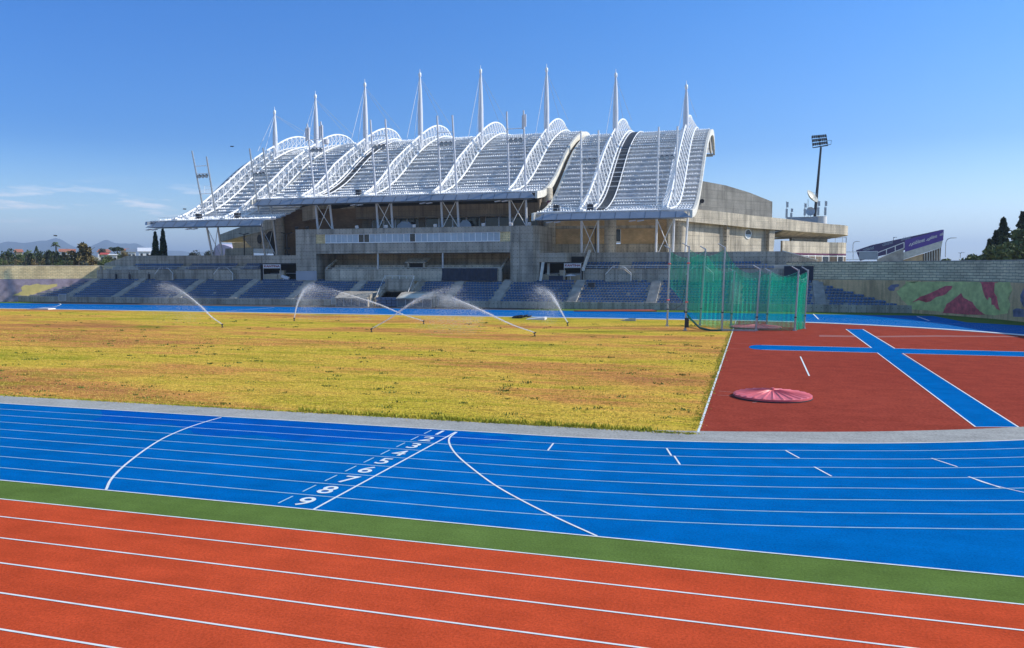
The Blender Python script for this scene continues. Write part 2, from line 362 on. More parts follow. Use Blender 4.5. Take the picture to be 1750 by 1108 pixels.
def strip(mb, pts, w, z):
    n = len(pts); P = [Vector((p[0], p[1], 0)) for p in pts]; vs = []
    for i in range(n):
        t = (P[min(i+1, n-1)]-P[max(i-1, 0)]).normalized(); q = Vector((-t.y, t.x, 0))*w/2
        vs += [(P[i].x+q.x, P[i].y+q.y, z), (P[i].x-q.x, P[i].y-q.y, z)]
    mb._add(vs, [(2*i, 2*i+1, 2*i+3, 2*i+2) for i in range(n-1)])
# terrain reaching the horizon, a bowl floor at the stadium and low rising ground beyond
def terr_h(x, y):
    dx = max(0, -150-x, x-75); dy = max(0, y-118, -60-y); d = math.hypot(dx, dy)
    h = -.06 + 4.8*min(1, d/22.0)**2*(3-2*min(1, d/22.0)) if d < 22 else 4.74
    if x < -60 and y > 100:
        h += max(0, min(1, (d-60)/260))*(9.0+3.5*noise.noise(Vector((x*.006, y*.006, 0))))
    return h
mb = MB(); gx = sorted(set([-16000,-9000,-5000,-3000,-1800]+[-1200+40*i for i in range(22)]+[-340+8*i for i in range(58)]+[140,200,300,500,900,1800,4000,9000,16000]))
gy = sorted(set([-6000,-1000,-300,-120]+[-100+8*i for i in range(48)]+[300+40*i for i in range(24)]+[1400,1900,3000,5000,9000,16000]))
vs = [(x, y, terr_h(x, y)) for y in gy for x in gx]; nx = len(gx)
mb._add(vs, [(j*nx+i, j*nx+i+1, (j+1)*nx+i+1, (j+1)*nx+i) for j in range(len(gy)-1) for i in range(nx-1)])
mb.build('terrain', M['terrain'], smooth=True)['kind'] = 'structure'
# green rubber apron under everything near the track
mb = MB(); mb.poly([(XL,-12.58,0.0),(75,-12.58,0.0),(75,90,0),(XL,93.6,0.0)][:4]); mb.v[2] = (75, 93.6, 0.0)
mb.build('green_verge', M['green'])['kind'] = 'structure'
mb = MB(); mb.poly([(-118, CY+35.7+15.9, .004), (-24, CY+35.7+15.9, .004), (-20, 93.6, .004), (-118, 93.6, .004)]); mb.build('stand_shade_strip', simple('painted_stand_shade', (.075, .06, .05), .9, .3, .5))['kind'] = 'structure'  # shadow of the stand painted as a dark strip on the verge
# blue track
mb = MB(); out_far = YF+15.9
P = [(XL,-10.98,.004),(75,-10.98,.004)]
o_ = loop(11.0, dfar=1.25)
ring_in = loop(0)
near = [(x, -10.98) for x in ()]
ro = []
for p in ring_in:
    x, y = p[0], p[1]
    if x <= CX and y < 10: ro.append((x, -10.98, 0))
    elif x <= CX: ro.append((x, out_far, 0))
    else:
        th = math.degrees(math.atan2(y-CY, x-CX)); r = kr(max(-90, min(90, th)))+11+max(0, th/90)*2.5
        ex, ey = CX+r*math.cos(R(th)), CY+r*math.sin(R(th))
        if th < -38: ey = -10.98; ex = CX+(ex-CX)*1.0+max(0, th+90)*.25
        elif th > 52: ey = out_far; ex = CX+r*math.cos(R(52))*(90-th)/38.0
        ro.append((ex, ey, 0))
sheet('running_track', (ring_in, ro), .004, M['blue'])
mb = MB(); mb.box(XL, -23.5, -.2, 75, -12.58, .004); mb.build('warm_up_track', M['red'])['kind'] = 'structure'
mb = MB(); mb.box(XL, -29.2, -.25, 75, -23.5, .02); mb.build('concrete_path', M['step'])['kind'] = 'structure'
# infield
def gin(p, d):
    return (p[0], p[1]+d, 0) if p[0] <= CX and p[1] < 10 else (p[0], p[1], 0)
gr_out = [p for p in loop(0, far=False) if True]
gr_in = []
for p in gr_out:
    x, y = p[0], p[1]
    if x <= CX: gr_in.append((x, y+1.85, 0))
    else:
        th = math.degrees(math.atan2(y-CY, x-CX)); w = 1.9+.25*min(1, (th+90)/25); w *= max(0, min(1, (10-th)/50)) if th > -40 else 1
        r = kr(th)-w; gr_in.append((CX+r*math.cos(R(th)), CY+r*math.sin(R(th)), 0))
sheet('kerb_strip', (gr_out, gr_in), .010, M['grey'])
XB = 9.22
mb = MB(); pts = [(XL, .9), (-120, .9)]+[(x, .9) for x in (-80,-40,0)]+[(XB, 1.2), (XB, YF-.9), (-60, YF-.6), (XL, YF-.6)]
mb.poly([(x, y, .008) for x, y in pts]); mb.build('grass_field', M['grass'])['kind'] = 'structure'
mb = MB(); ring = [p for p in loop(0, far=False) if p[0] > XB]; a0 = [(XB, ring[0][1], 0)]+ring+[(XB, ring[-1][1], 0)]
mb.poly([(p[0], p[1], .008) for p in a0]); mb.build('infield_surface', M['dred'])['kind'] = 'structure'
# runways of the jumping area
mb = MB(); n = 10
arc = [(11.9+.9*math.cos(R(a)) -.1, 38.1+2.0*math.sin(R(a)), .014) for a in range(90, 271, 18)]
mb.poly(arc+[(40.2, 36.05, .014), (40.2, 39.7, .014)]); mb.build('runway', M['blue'])['kind'] = 'structure'
mb = MB(); mb.poly([(19.92, 6.45, .016), (21.55, 6.9, .016), (22.1, 60.6, .016), (20.45, 60.3, .016)]); mb.build('runway', M['blue'])['kind'] = 'structure'
mk = MB()
strip(mk, [(11.9, 40.06), (20.3, 40.0)], .09, .018); strip(mk, [(22.1, 39.9), (40.2, 39.66)], .09, .018)
strip(mk, [(11.9, 36.08), (20.2, 36.06)], .09, .018); strip(mk, [(22.0, 36.05), (40.2, 36.05)], .09, .018)
strip(mk, [(19.9, 6.45), (20.2, 36.05)], .07, .020); strip(mk, [(20.3, 40.0), (20.45, 60.3)], .10, .020)
strip(mk, [(21.55, 6.9), (21.95, 36.05)], .07, .020); strip(mk, [(22.0, 39.9), (22.1, 60.6)], .10, .020)
strip(mk, [(19.92, 6.45), (21.55, 6.9)], .05, .022)
strip(mk, [(14.52, 31.75), (14.46, 20.9)], .09, .018)
strip(mk, [(XB, 2.3), (XB, YF-1)], .10, .018)
mk.build('runway_markings', M['line'])['kind'] = 'structure'
mk = MB()
for (a, b_) in [((1228, 669), (1262, 672)), ((1226, 676), (1258, 677.5)), ((1248, 587), (1300, 588)), ((1247, 596.5), (1298, 597.5)), ((1286, 689), (1310, 685))]:
    A, B = aZ(*a), aZ(*b_); strip(mk, [A, B], .05, .019)
mk.build('sector_markings', simple('worn_line', (.36, .22, .20), .8))['kind'] = 'structure'
mk = MB(); pts = [aZ(*q) for q in [(1400,573),(1500,574.5),(1600,573.5),(1740,575),(1740,576.5),(1600,576),(1500,577),(1400,576)]]
mk.poly([(p.x, p.y, .0125) for p in pts]); mk.build('water_mark', simple('dusty_red', (.30, .085, .065), .9))['kind'] = 'structure'
# markings of the blue track
mk = MB(); th = MB()
strip(mk, [p for p in loop(0) if p[1] < 8], .09, .016)
kb = MB(); kp = [p for p in loop(0) if p[1] >= 7]; kw = lambda p: .09+.76*max(0, min(1, (p[1]-8)/34)); kn = [(CX+(p[0]-CX)*(1-kw(p)/math.hypot(p[0]-CX, p[1]-CY)), CY+(p[1]-CY)*(1-kw(p)/math.hypot(p[0]-CX, p[1]-CY)), 0) if p[0] > CX else (p[0], p[1]-.6, 0) for p in kp]
for i in range(len(kp)-1): kb._add([(kp[i][0],kp[i][1],.06),(kp[i+1][0],kp[i+1][1],.06),(kn[i+1][0],kn[i+1][1],.06),(kn[i][0],kn[i][1],.06),(kn[i][0],kn[i][1],0),(kn[i+1][0],kn[i+1][1],0)],[(0,1,2,3),(3,2,5,4)])
kb.build('kerb', M['line'])['kind'] = 'structure'
for k in range(1, 9): strip(th, [(p[0], p[1]) for p in loop(1.22*k)], .045, .010)
strip(mk, [(XL, -10.98), (75, -10.98)], .06, .012)
strip(mk, [(0.05, -.3), (0.0, -10.98)], .07, .014)
for off, z, w in ((14.42-14.42, .0, 0),): pass
def bez(P, n=10):
    out = []; P = [Vector((p[0], p[1], 0)) for p in P]; P = [2*P[0]-P[1]]+P+[2*P[-1]-P[-2]]
    for i in range(1, len(P)-2):
        for j in range(n):
            t = j/n; out.append(.5*((2*P[i])+(P[i+1]-P[i-1])*t+(2*P[i-1]-5*P[i]+4*P[i+1]-P[i+2])*t*t+(-P[i-1]+3*P[i]-3*P[i+1]+P[i+2])*t**3))
    out.append(P[-2]); return out
strip(mk, bez([(.1,-.3),(.22,-1.4),(.65,-2.5),(1.4,-3.85),(2.4,-5.3),(3.9,-7.25),(5.3,-8.75),(6.6,-9.98),(7.7,-10.95)]), .065, .0155)
strip(mk, bez([(-10.85,-.2),(-10.84,-1.3),(-10.72,-2.5),(-10.45,-3.8),(-10.1,-4.92),(-9.57,-6.2),(-9.0,-7.42),(-8.35,-8.7),(-7.6,-9.96),(-6.85,-10.96)]), .075, .0155)
for a, b_ in [((4.24,-1.22),(4.33,-2.42)),((8.33,-.9),(8.6,-2.0)),((8.7,-2.0),(9.0,-3.2)),((12.39,-.07),(12.8,-1.15)),((13.2,-2.3),(13.63,-3.4)),((17.08,.07),(17.64,-1.0)),((17.67,-2.27),(18.25,-3.4))]:
    strip(mk, [a, b_], .06, .0155)
strip(mk, bez([(17.67,-2.27),(18.0,-3.0),(18.5,-3.55),(18.9,-3.9),(19.6,-4.4)]), .05, .0158)
for k in range(9):
    yc = -1.22*k-.61; xk = -.99-.028*k; strip(th, [(xk-.01, yc+.36), (xk-.02, yc-.36)], .05, .0155)
for pp in ([(75,526),(95,524),(104,520.5),(100,518.5)], [(1390,537),(1399,546)], [(1567,541),(1588,548.5)], [(385,532),(470,526)]):
    strip(mk, bez([aZ(*q) for q in pp]), .16, .0155)
mk.build('track_markings', M['line'])['kind'] = 'structure'
th.build('lane_lines', M['pale'])['kind'] = 'structure'
mk = MB()
for yy in (-12.58, -13.84, -15.14, -16.43, -17.71, -18.98, -20.27, -21.55): strip(mk, [(XL, yy+.03), (75, yy+.03)], .055, .012)
mk.build('warm_up_markings', M['line'])['kind'] = 'structure'
for k in range(9):
    o = text_mesh(str(k+1), 1.08, M['line'], 'lane_number', None, (-.50-.015*k, -1.22*k-.64, .0165), (1,0,0), (0,1,0), .010, .0005, .95)
    o['kind'] = 'structure'
# wet stain
mk = MB(); pts = bez([(-17.4,-.2),(-13,-.12),(-7.4,-.12),(-3,-.12),(.3,-.2),(1.5,-.5),(2.6,-.8),(2.4,-1.6),(1.2,-2.2),(-.8,-2.0),(-3.0,-3.0),(-5,-3.4),(-7,-3.0),(-9,-3.6),(-11.5,-2.2),(-13.5,-2.5),(-15.5,-2.35),(-16.2,-1.2)], 6)
mk.poly([(p.x+.25*noise.noise(p*1.3), min(-.06, p.y+.3*noise.noise(p*1.7+Vector((5,0,0)))), .0065) for p in pts]); mk.build('wet_stain', M['wet'])['kind'] = 'structure'
# edge grass & weeds & dry blades
random.seed(5)
def tuft(mb, x, y, h, n, s, sp=.12):
    for i in range(n):
        a = random.random()*6.28; px, py = x+random.gauss(0, sp), y+random.gauss(0, sp*.7); hh = h*random.uniform(.5, 1.2); l = random.uniform(0, .6)*hh
        c_, s_ = math.cos(a), math.sin(a)
        mb._add([(px-s*c_, py-s*s_, .008), (px+s*c_, py+s*s_, .008), (px+l*s_+random.uniform(-.3,.3)*hh, py-l*c_, .008+hh)], [(0,1,2)])
mb = MB()
for i in range(4200):
    x = random.uniform(-32, XB-.1); y = 1.86+abs(random.gauss(0, .10)); 
    if random.random() < .35+.5*noise.noise(Vector((x*.4, 0, 3))): tuft(mb, x, y, .05, 4, .03, .1)
for i in range(260):
    x = random.uniform(-8.5, 7.5); tuft(mb, x, 2.15+random.gauss(0, .12), .16+.08*noise.noise(Vector((x, 0, 0))), 8, .03, .14)
for i in range(900):
    x = XB-abs(random.gauss(0, .12))-.06; y = random.uniform(3, 66); tuft(mb, x, y, .04, 4, .04, .1)
o = mb.build('edge_grass', M['gedge'], fix=False); o['kind'] = 'stuff'
mb = MB()
for i in range(420):
    d = random.uniform(0, 1)**1.3
    y = 2.4+60*d; x = random.uniform(-30-60*d, XB-.6)
    if noise.noise(Vector((x*.12, y*.12, 9))) > -.05 or random.random() < .2: tuft(mb, x, y, random.uniform(.06, .13), random.randint(6, 22), .035+.03*d, random.uniform(.10, .3))
o = mb.build('field_weeds', M['weed'], fix=False); o['kind'] = 'stuff'
mb = MB()
for i in range(26000):
    d = random.random()**1.6; y = 1.9+34*d; x = random.uniform(-26-42*d, XB-.15); tuft(mb, x, y, .045+.02*d, 1, .02+.02*d, .3)
o = mb.build('dry_grass_blades', M['dry'], fix=False); o['kind'] = 'stuff'
mb = MB()
for i in range(16000):
    d = random.random()**1.6; y = 1.9+34*d; x = random.uniform(-26-42*d, XB-.15)
    if noise.noise(Vector((x*.25, y*.5, 2))) > .0: tuft(mb, x, y, .045+.02*d, 1, .02+.02*d, .3)
o = mb.build('green_grass_blades', M['gedge'], fix=False); o['kind'] = 'stuff'
# ================================================================== PERIMETER WALLS
SY = 93.5
WP = [(68.5-4.5,104.5),(68.5,101.5),(74.7,97.4),(81,93),(84.5,89),(88,82),(90.5,74),(92.5,62),(93.5,48),(93,30)]
def murals(sgn, label, stone, nm):
    WQ = WP if sgn > 0 else [(65, 104.5), (68.2, 101.5), (73.5, 97.3), (79, 93)]+WP[4:]
    P = [(-48+sgn*d, y) for d, y in WQ]; side = sgn
    zt, zm = (7.15, 4.55) if sgn > 0 else (6.95, 4.4)
    w = empty('perimeter_wall', (P[3][0], P[3][1], 0), label, 'wall')
    mb = MB(); mb.wall(P, zm, zt, .5, side); mb.build('stone_upper_wall', stone, w)
    mb = MB(); mb.wall(P, 0, zm-.004, .42, side); lo = mb.build('mural_wall', nm, w)
    mb = MB(); mb.wall(P, zt+.002, zt+.12, .6, side); mb.build('coping', M['conc'], w)
    return w, P
# mural paints
def flat(name, c, var=.25, sc=1.2): return simple(name, c, .9, var, sc, fine=8)
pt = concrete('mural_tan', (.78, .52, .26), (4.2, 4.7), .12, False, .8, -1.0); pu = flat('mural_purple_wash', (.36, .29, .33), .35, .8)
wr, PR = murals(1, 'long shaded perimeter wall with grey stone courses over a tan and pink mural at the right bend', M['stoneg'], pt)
wl, PL = murals(-1, 'sunlit perimeter wall with golden stone courses over a purple and yellow mural at the left bend', M['stone'], pu)
def on_wall(P, px, py):
    d = ray(px, py)
    best = None
    for (x0, y0), (x1, y1) in zip(P, P[1:]):
        ex, ey = x1-x0, y1-y0; den = d.x*ey-d.y*ex
        if abs(den) < 1e-9: continue
        t = ((x0-CAM.x)*ey-(y0-CAM.y)*ex)/den; s = ((x0-CAM.x)*d.y-(y0-CAM.y)*d.x)/den
        if -.001 <= s <= 1.001 and t > 0 and (best is None or t < best[0]):
            nn = Vector((-ey, ex, 0)).normalized(); q = CAM+d*t
            if nn.dot(d) > 0: nn = -nn
            best = (t, q, nn)
    return best
def paint(P, pts, mat, parent, name, off=.02, wob=0):
    mb = MB(); Q = []
    if wob:
        out = []
        for i in range(len(pts)):
            a, b_ = pts[i], pts[(i+1) % len(pts)]; L = math.hypot(a[0]-b_[0], a[1]-b_[1]); n = max(1, int(L/3))
            for j in range(n): 
                t = j/n; x = a[0]+(b_[0]-a[0])*t; y = a[1]+(b_[1]-a[1])*t; out.append((x+wob*noise.noise(Vector((x*.3, y*.3, 1))), y+wob*noise.noise(Vector((x*.3, y*.3, 7)))))
        pts = out
    xs = [topx((x, y, 2.5))[0] if (Vector((x, y, 2.5))-CAM).dot(FW) > 5 else (1e5 if parent is wr else -1e5) for x, y in P]
    mb = MB()
    def clip(poly, xc, keep_gt):
        out = []
        for i in range(len(poly)):
            a, b_ = poly[i-1], poly[i]; ia = (a[0] >= xc) == keep_gt; ib = (b_[0] >= xc) == keep_gt
            if ia != ib: t = (xc-a[0])/(b_[0]-a[0]); out.append((xc, a[1]+(b_[1]-a[1])*t))
            if ib: out.append(b_)
        return out
    bm = bmesh.new()
    for i in range(len(P)-1):
        lo, hi = min(xs[i], xs[i+1]), max(xs[i], xs[i+1])
        q = clip(pts, lo, True); q = clip(q, hi, False) if q else q
        if len(q) < 3: continue
        ex, ey = P[i+1][0]-P[i][0], P[i+1][1]-P[i][1]; nn = Vector((-ey, ex, 0)).normalized(); vs = []
        for px, py in q:
            d = ray(px, py); t = ((P[i][0]-CAM.x)*ey-(P[i][1]-CAM.y)*ex)/(d.x*ey-d.y*ex); w = CAM+d*t
            vs.append(bm.verts.new(w+(nn if nn.dot(d) < 0 else -nn)*off-Vector(parent.location)))
        f = bm.faces.new(vs); bmesh.ops.triangulate(bm, faces=[f])
    me = bpy.data.meshes.new(name); bm.to_mesh(me); bm.free(); me.materials.append(mat)
    o = bpy.data.objects.new(name, me); col.objects.link(o); o.parent = parent; return o
pg_ = flat('mural_green', (.62, .64, .24)); pr_ = flat('mural_pink', (.72, .13, .14), .35, 1.5); pb_ = flat('mural_blue', (.20, .19, .27), .4, 1.5); py_ = flat('mural_yellow', (.70, .56, .20), .12, 1.0)
paint(PR, [(1548,481),(1570,487),(1556,481.5),(1726,482.5),(1730,496),(1722,508),(1727,520),(1722,536),(1700,539),(1620,533),(1560,529),(1552,522),(1541,512),(1534,503),(1533,498),(1538,493),(1548,489)], pg_, wr, 'green_mural_patch', .014, 1.2)
paint(PR, [(1559,517),(1572,508),(1590,502),(1605,494),(1617,488.5),(1628,489.5),(1625,495),(1614,504),(1600,508),(1590,515),(1583,517),(1586,511),(1572,513)], pr_, wr, 'pink_mural_figure', .02, 1)
paint(PR, [(1611,535),(1618,520),(1632,510),(1640,505),(1643,501),(1647,509),(1662,517),(1670,528),(1682,537),(1684,538.5),(1640,537)], pr_, wr, 'pink_mural_figure', .02, 1)
paint(PR, [(1674,482),(1707,482.5),(1697,485),(1696,495),(1704,508),(1706,522),(1709,531),(1703,528),(1699,522),(1695,521),(1694,510),(1690,508),(1688,513),(1683,507),(1680,497),(1680,486)], pr_, wr, 'pink_mural_figure', .02, .8)
paint(PR, [(1517,493),(1523,487),(1530,486),(1537,486),(1536,490),(1530,492),(1528,497),(1520,497)], pb_, wr, 'blue_mural_figure', .02, 1)
paint(PR, [(1750,492),(1744,505),(1744,514),(1750,526)], pb_, wr, 'blue_mural_figure', .02, 1)
paint(PR, [(1731,530),(1737,527),(1750,529),(1750,542),(1732,541)], pb_, wr, 'blue_mural_figure', .02, 1)
paint(PL, [(22,505),(38,498),(36,492),(42,487),(52,488),(62,485),(72,487),(85,487),(97,485),(98,489),(85,494),(70,499),(58,503),(48,506)], py_, wl, 'yellow_mural_patch', .02, .8)
# ================================================================== LOWER STAND
ZB, ROWH, ROWD, NR = 1.1, .385, .89, 9
def xr(y): return 20.5+(101.5-y)*(11.6/8.0)
def xl(y): return -96-xr(y)
terr = empty('seating_terrace', (-48, SY, 0), 'long grey concrete terrace of stepped rows below the grandstand', 'terrace')
VX0, VX1 = aY(655, 490, 96.5).x, aY(704, 490, 96.5).x       # players' tunnel
mb = MB()
for r in range(NR):
    y0 = SY+.35+r*ROWD; z = ZB-.15+ROWH*r
    for x0, x1 in ((xl(y0)+.1, VX0), (VX1, xr(y0)-.1)):
        if r < 6 or True:
            mb.box(x0, y0, 0, x1, y0+ROWD+.02, z) if r < NR-1 else mb.box(x0, y0, 0, x1, y0+ROWD+.3, z)
mb.box(VX0, SY+.35+7*ROWD, 0, VX1, 102, ZB-.15+ROWH*7)
mb.build('stepped_rows', M['step'], terr)
mb = MB(); fx0, fx1 = aY(24, 505, SY).x, 32.3
mb.box(fx0, SY, 0, VX0-3.2, SY+.34, ZB); mb.box(VX1+3.2, SY, 0, fx1, SY+.34, ZB)
mb.build('front_wall', M['conc'], terr)
stair_px = [113, 196, 302, 397, 495, 589, 762, 846, 976, 1112, 1255]
SX = [aY(p, 517, SY+.5).x for p in stair_px]; SX.append(aY(1403, 517, SY+.5).x)
for sx in SX:
    mb = MB()
    for r in range(NR*2):
        z = ZB-.15+ROWH*r/2+.19; mb.box(sx-.75, SY+.36+r*ROWD/2, ZB-.3, sx+.75, SY+.36+(r+1)*ROWD/2-.03, z)
    mb.build('stair', M['step'], terr)
# seats: seat pan and curved shell back, feet on the riser
def seat_geo(mb, x, y, z, w=.205):
    mb._add([(x-w,y-.02,z+.05),(x+w,y-.02,z+.05),(x+w,y+.38,z+.03),(x-w,y+.38,z+.03),
             (x-w,y-.04,z+.11),(x+w,y-.04,z+.11),(x+w*.95,y+.36,z+.09),(x-w*.95,y+.36,z+.09),
             (x-w*.85,y+.56,z+.35),(x+w*.85,y+.56,z+.35),(x+w*.85,y+.60,z+.34),(x-w*.85,y+.60,z+.34)],
            [(0,3,2,1),(0,1,5,4),(1,2,6,5),(3,0,4,7),(4,5,6,7),(7,6,9,8),(2,3,11,10),(8,9,10,11),(6,2,10,9),(3,7,8,11)])
pos = []
random.seed(11)
for r in range(NR):
    y = SY+.45+r*ROWD; z = ZB-.15+ROWH*r
    x = max(xl(y)+.8+(8-r)*.62, -122.5+(r*.8)); x1 = xr(y)-1.0
    while x < x1:
        if not any(abs(x-s) < 1.02 for s in SX) and not (VX0-.9-(8-r)*.33 < x < VX1+.9) and not (r < 3 and VX0-8.5 < x < VX1+8.2):
            if random.random() > .012: pos.append((x, y, z))
        x += .5
UP_ = [(aY(998,455,103).x, aY(1326,455,103).x), (aY(222,455,103).x, aY(448,455,103).x)]
upos = []
for k in range(3):
    y = 102.6+k*.85; z = 6.25+k*.38
    for i, (a, b_) in enumerate(UP_):
        x = a+(.0 if i == 0 else (2-k)*1.2); 
        while x < b_-(k*1.0 if i == 0 else 0):
            if abs(x-aY(1066,455,103).x) > 1 and abs(x-aY(310,455,103).x) > 1 and abs(x-aY(405,455,103).x) > 1: upos.append((x, y, z))
            x += .5
pos.sort(key=lambda p: (Vector(p)-CAM).length)
near_s, rest = pos[:290], pos[290:]
mb = MB(); seat_geo(mb, 0, 0, 0); s0 = mb.build('stadium_seat', M['seat'])
for i, p in enumerate(near_s):
    o = s0 if i == 0 else s0.copy()
    if i: col.objects.link(o)
    o.location = p
    tag(o, 'blue plastic stadium seat in the lowest rows of the right hand stand', 'seat', 'blue seats nearest the camera in the lower right stand')
mb = MB()
for p in rest+upos: seat_geo(mb, *p)
tag(mb.build('seat_rows', M['seat'], fix=False), 'remaining rows of blue plastic seats filling the grandstand terraces', 'seating', kind='stuff')
# tunnel of the players
tn = empty('players_tunnel', ((VX0+VX1)/2, SY, 0), 'concrete players tunnel cut into the blue seats between two dugouts', 'tunnel')
mb = MB()
for sx, s in ((VX0, -1), (VX1, 1)):
    a = [(sx, SY-.2, 0), (sx, 100.6, 0), (sx, 100.6, ZB+ROWH*8+.4), (sx, 99.6, ZB+ROWH*8+.2), (sx, SY-.2, 1.25)]
    mb.prism(a, (s*.3, 0, 0))
mb.box(VX0, 97.2, 2.55, VX1, 97.5, 4.5); mb.box(VX0, 97.5, 2.3, VX1, 102, 2.6)
mb.build('side_wall', M['conc'], tn)
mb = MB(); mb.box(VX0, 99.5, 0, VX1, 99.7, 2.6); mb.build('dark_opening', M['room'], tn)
mb = MB(); zt_ = 4.52
for i in range(5):
    x = VX0+(VX1-VX0)*i/4; mb.tube([(x, 97.3, zt_), (x, 97.3, zt_+.55)], .03, 5)
mb.tube([(VX0-.1, SY+.5, 1.7), (VX0-.1, 97.3, zt_+.55), (VX1+.1, 97.3, zt_+.55), (VX1+.1, SY+.5, 1.7)], .035, 5)
mb.tube([(VX0-.1, SY+.5, 1.35), (VX0-.1, SY+.5, 1.7)], .03, 5); mb.tube([(VX1+.1, SY+.5, 1.35), (VX1+.1, SY+.5, 1.7)], .03, 5)
mb.build('handrail', M['white'], tn)
# stacked equipment in front of the tunnel
eq = empty('equipment_stack', ((VX0+VX1)/2, 93, 0), 'stack of blue grey crates parked in the mouth of the players tunnel', 'crates')
mb = MB()
for i in range(4):
    for j in range(3):
        mb.box(VX0+.5+i*.95, 92.6+.1*(j % 2), .05+j*.52, VX0+1.36+i*.95, 93.4, .05+j*.52+.46)
mb.build('crate_rows', simple('bluegrey_plastic', (.14, .18, .27), .5), eq)
for nm, x0, x1, lab in (('l', aY(577, 515, 92).x, aY(632, 515, 92).x, 'glass fronted team dugout left of the players tunnel'), ('r', aY(681, 515, 92).x, aY(741, 515, 92).x, 'team dugout with a sunlit patch painted cream on its roof right of the players tunnel')):
    dg_ = empty('team_dugout', ((x0+x1)/2, 92, 0), lab, 'dugout')
    mb = MB(); mb.prism([(x0, 91.0, 1.45), (x0, 93.2, 2.35), (x0, 94.9, 2.45), (x0, 94.9, 2.36), (x0, 93.2, 2.25), (x0, 91.0, 1.35)], (x1-x0, 0, 0)); mb.build('roof', M['conc'], dg_)
    if nm == 'r': mb = MB(); mb.prism([(x0+.2, 91.1, 1.52), (x0+1.2, 92.6, 2.16), (x0+4.6, 92.6, 2.16), (x0+4.0, 91.1, 1.52)], (0, 0, .05)); mb.build('roof_sheet', M['cream'], dg_)  # cream slab added as a sunlit patch on the grey roof
    mb = MB(); mb.box(x0+.15, 91.3, .05, x1-.15, 91.34, 1.32); mb.build('glass_front', simple('dugout_glass', (.16, .18, .19), .12), dg_)
    mb = MB()
    for i in range(5):
        x = x0+.1+(x1-x0-.2)*i/4; mb.box(x-.04, 91.22, 0, x+.04, 91.3, 1.36)
    mb.box(x0+.06, 91.22, 1.32, x1-.06, 91.3, 1.38); mb.box(x0+.06, 91.24, .04, x1-.06, 91.29, .12)
    mb.build('frame', M['steel'], dg_)
    mb = MB(); mb.box(x0+.3, 92.6, .02, x1-.3, 93.0, .45); mb.build('bench', M['seat'], dg_)
    mb = MB(); mb.prism([(x0, 91.3, 0), (x0, 93.2, 0), (x0, 93.2, 2.2), (x0, 91.3, 1.4)], (.08, 0, 0)); mb.prism([(x1-.08, 91.3, 0), (x1-.08, 93.2, 0), (x1-.08, 93.2, 2.2), (x1-.08, 91.3, 1.4)], (.08, 0, 0)); mb.build('side_panel', M['conc'], dg_)
for px, lab in ((571, 'small white framed board beside the left dugout'), (744, 'small white framed board beside the right dugout'), (107, 'white framed notice board on the front wall below the leftmost stairs')):
    p = aY(px, 517, 92.9 if px > 200 else SY-.1); b_ = empty('notice_board', (p.x, p.y, 0), lab, 'board')
    mb = MB(); w = .55 if px > 200 else .9
    mb.box(p.x-w, p.y, .35, p.x+w, p.y+.05, 1.5); mb.build('panel', M['step'], b_)
    mb = MB()
    for a in (-w, w-.07): mb.box(p.x+a, p.y-.03, .3, p.x+a+.07, p.y, 1.52)
    mb.box(p.x-w+.07, p.y-.03, 1.45, p.x+w-.07, p.y, 1.52); mb.box(p.x-w+.07, p.y-.03, .3, p.x+w-.07, p.y, .37); mb.build('frame', M['signw'], b_)
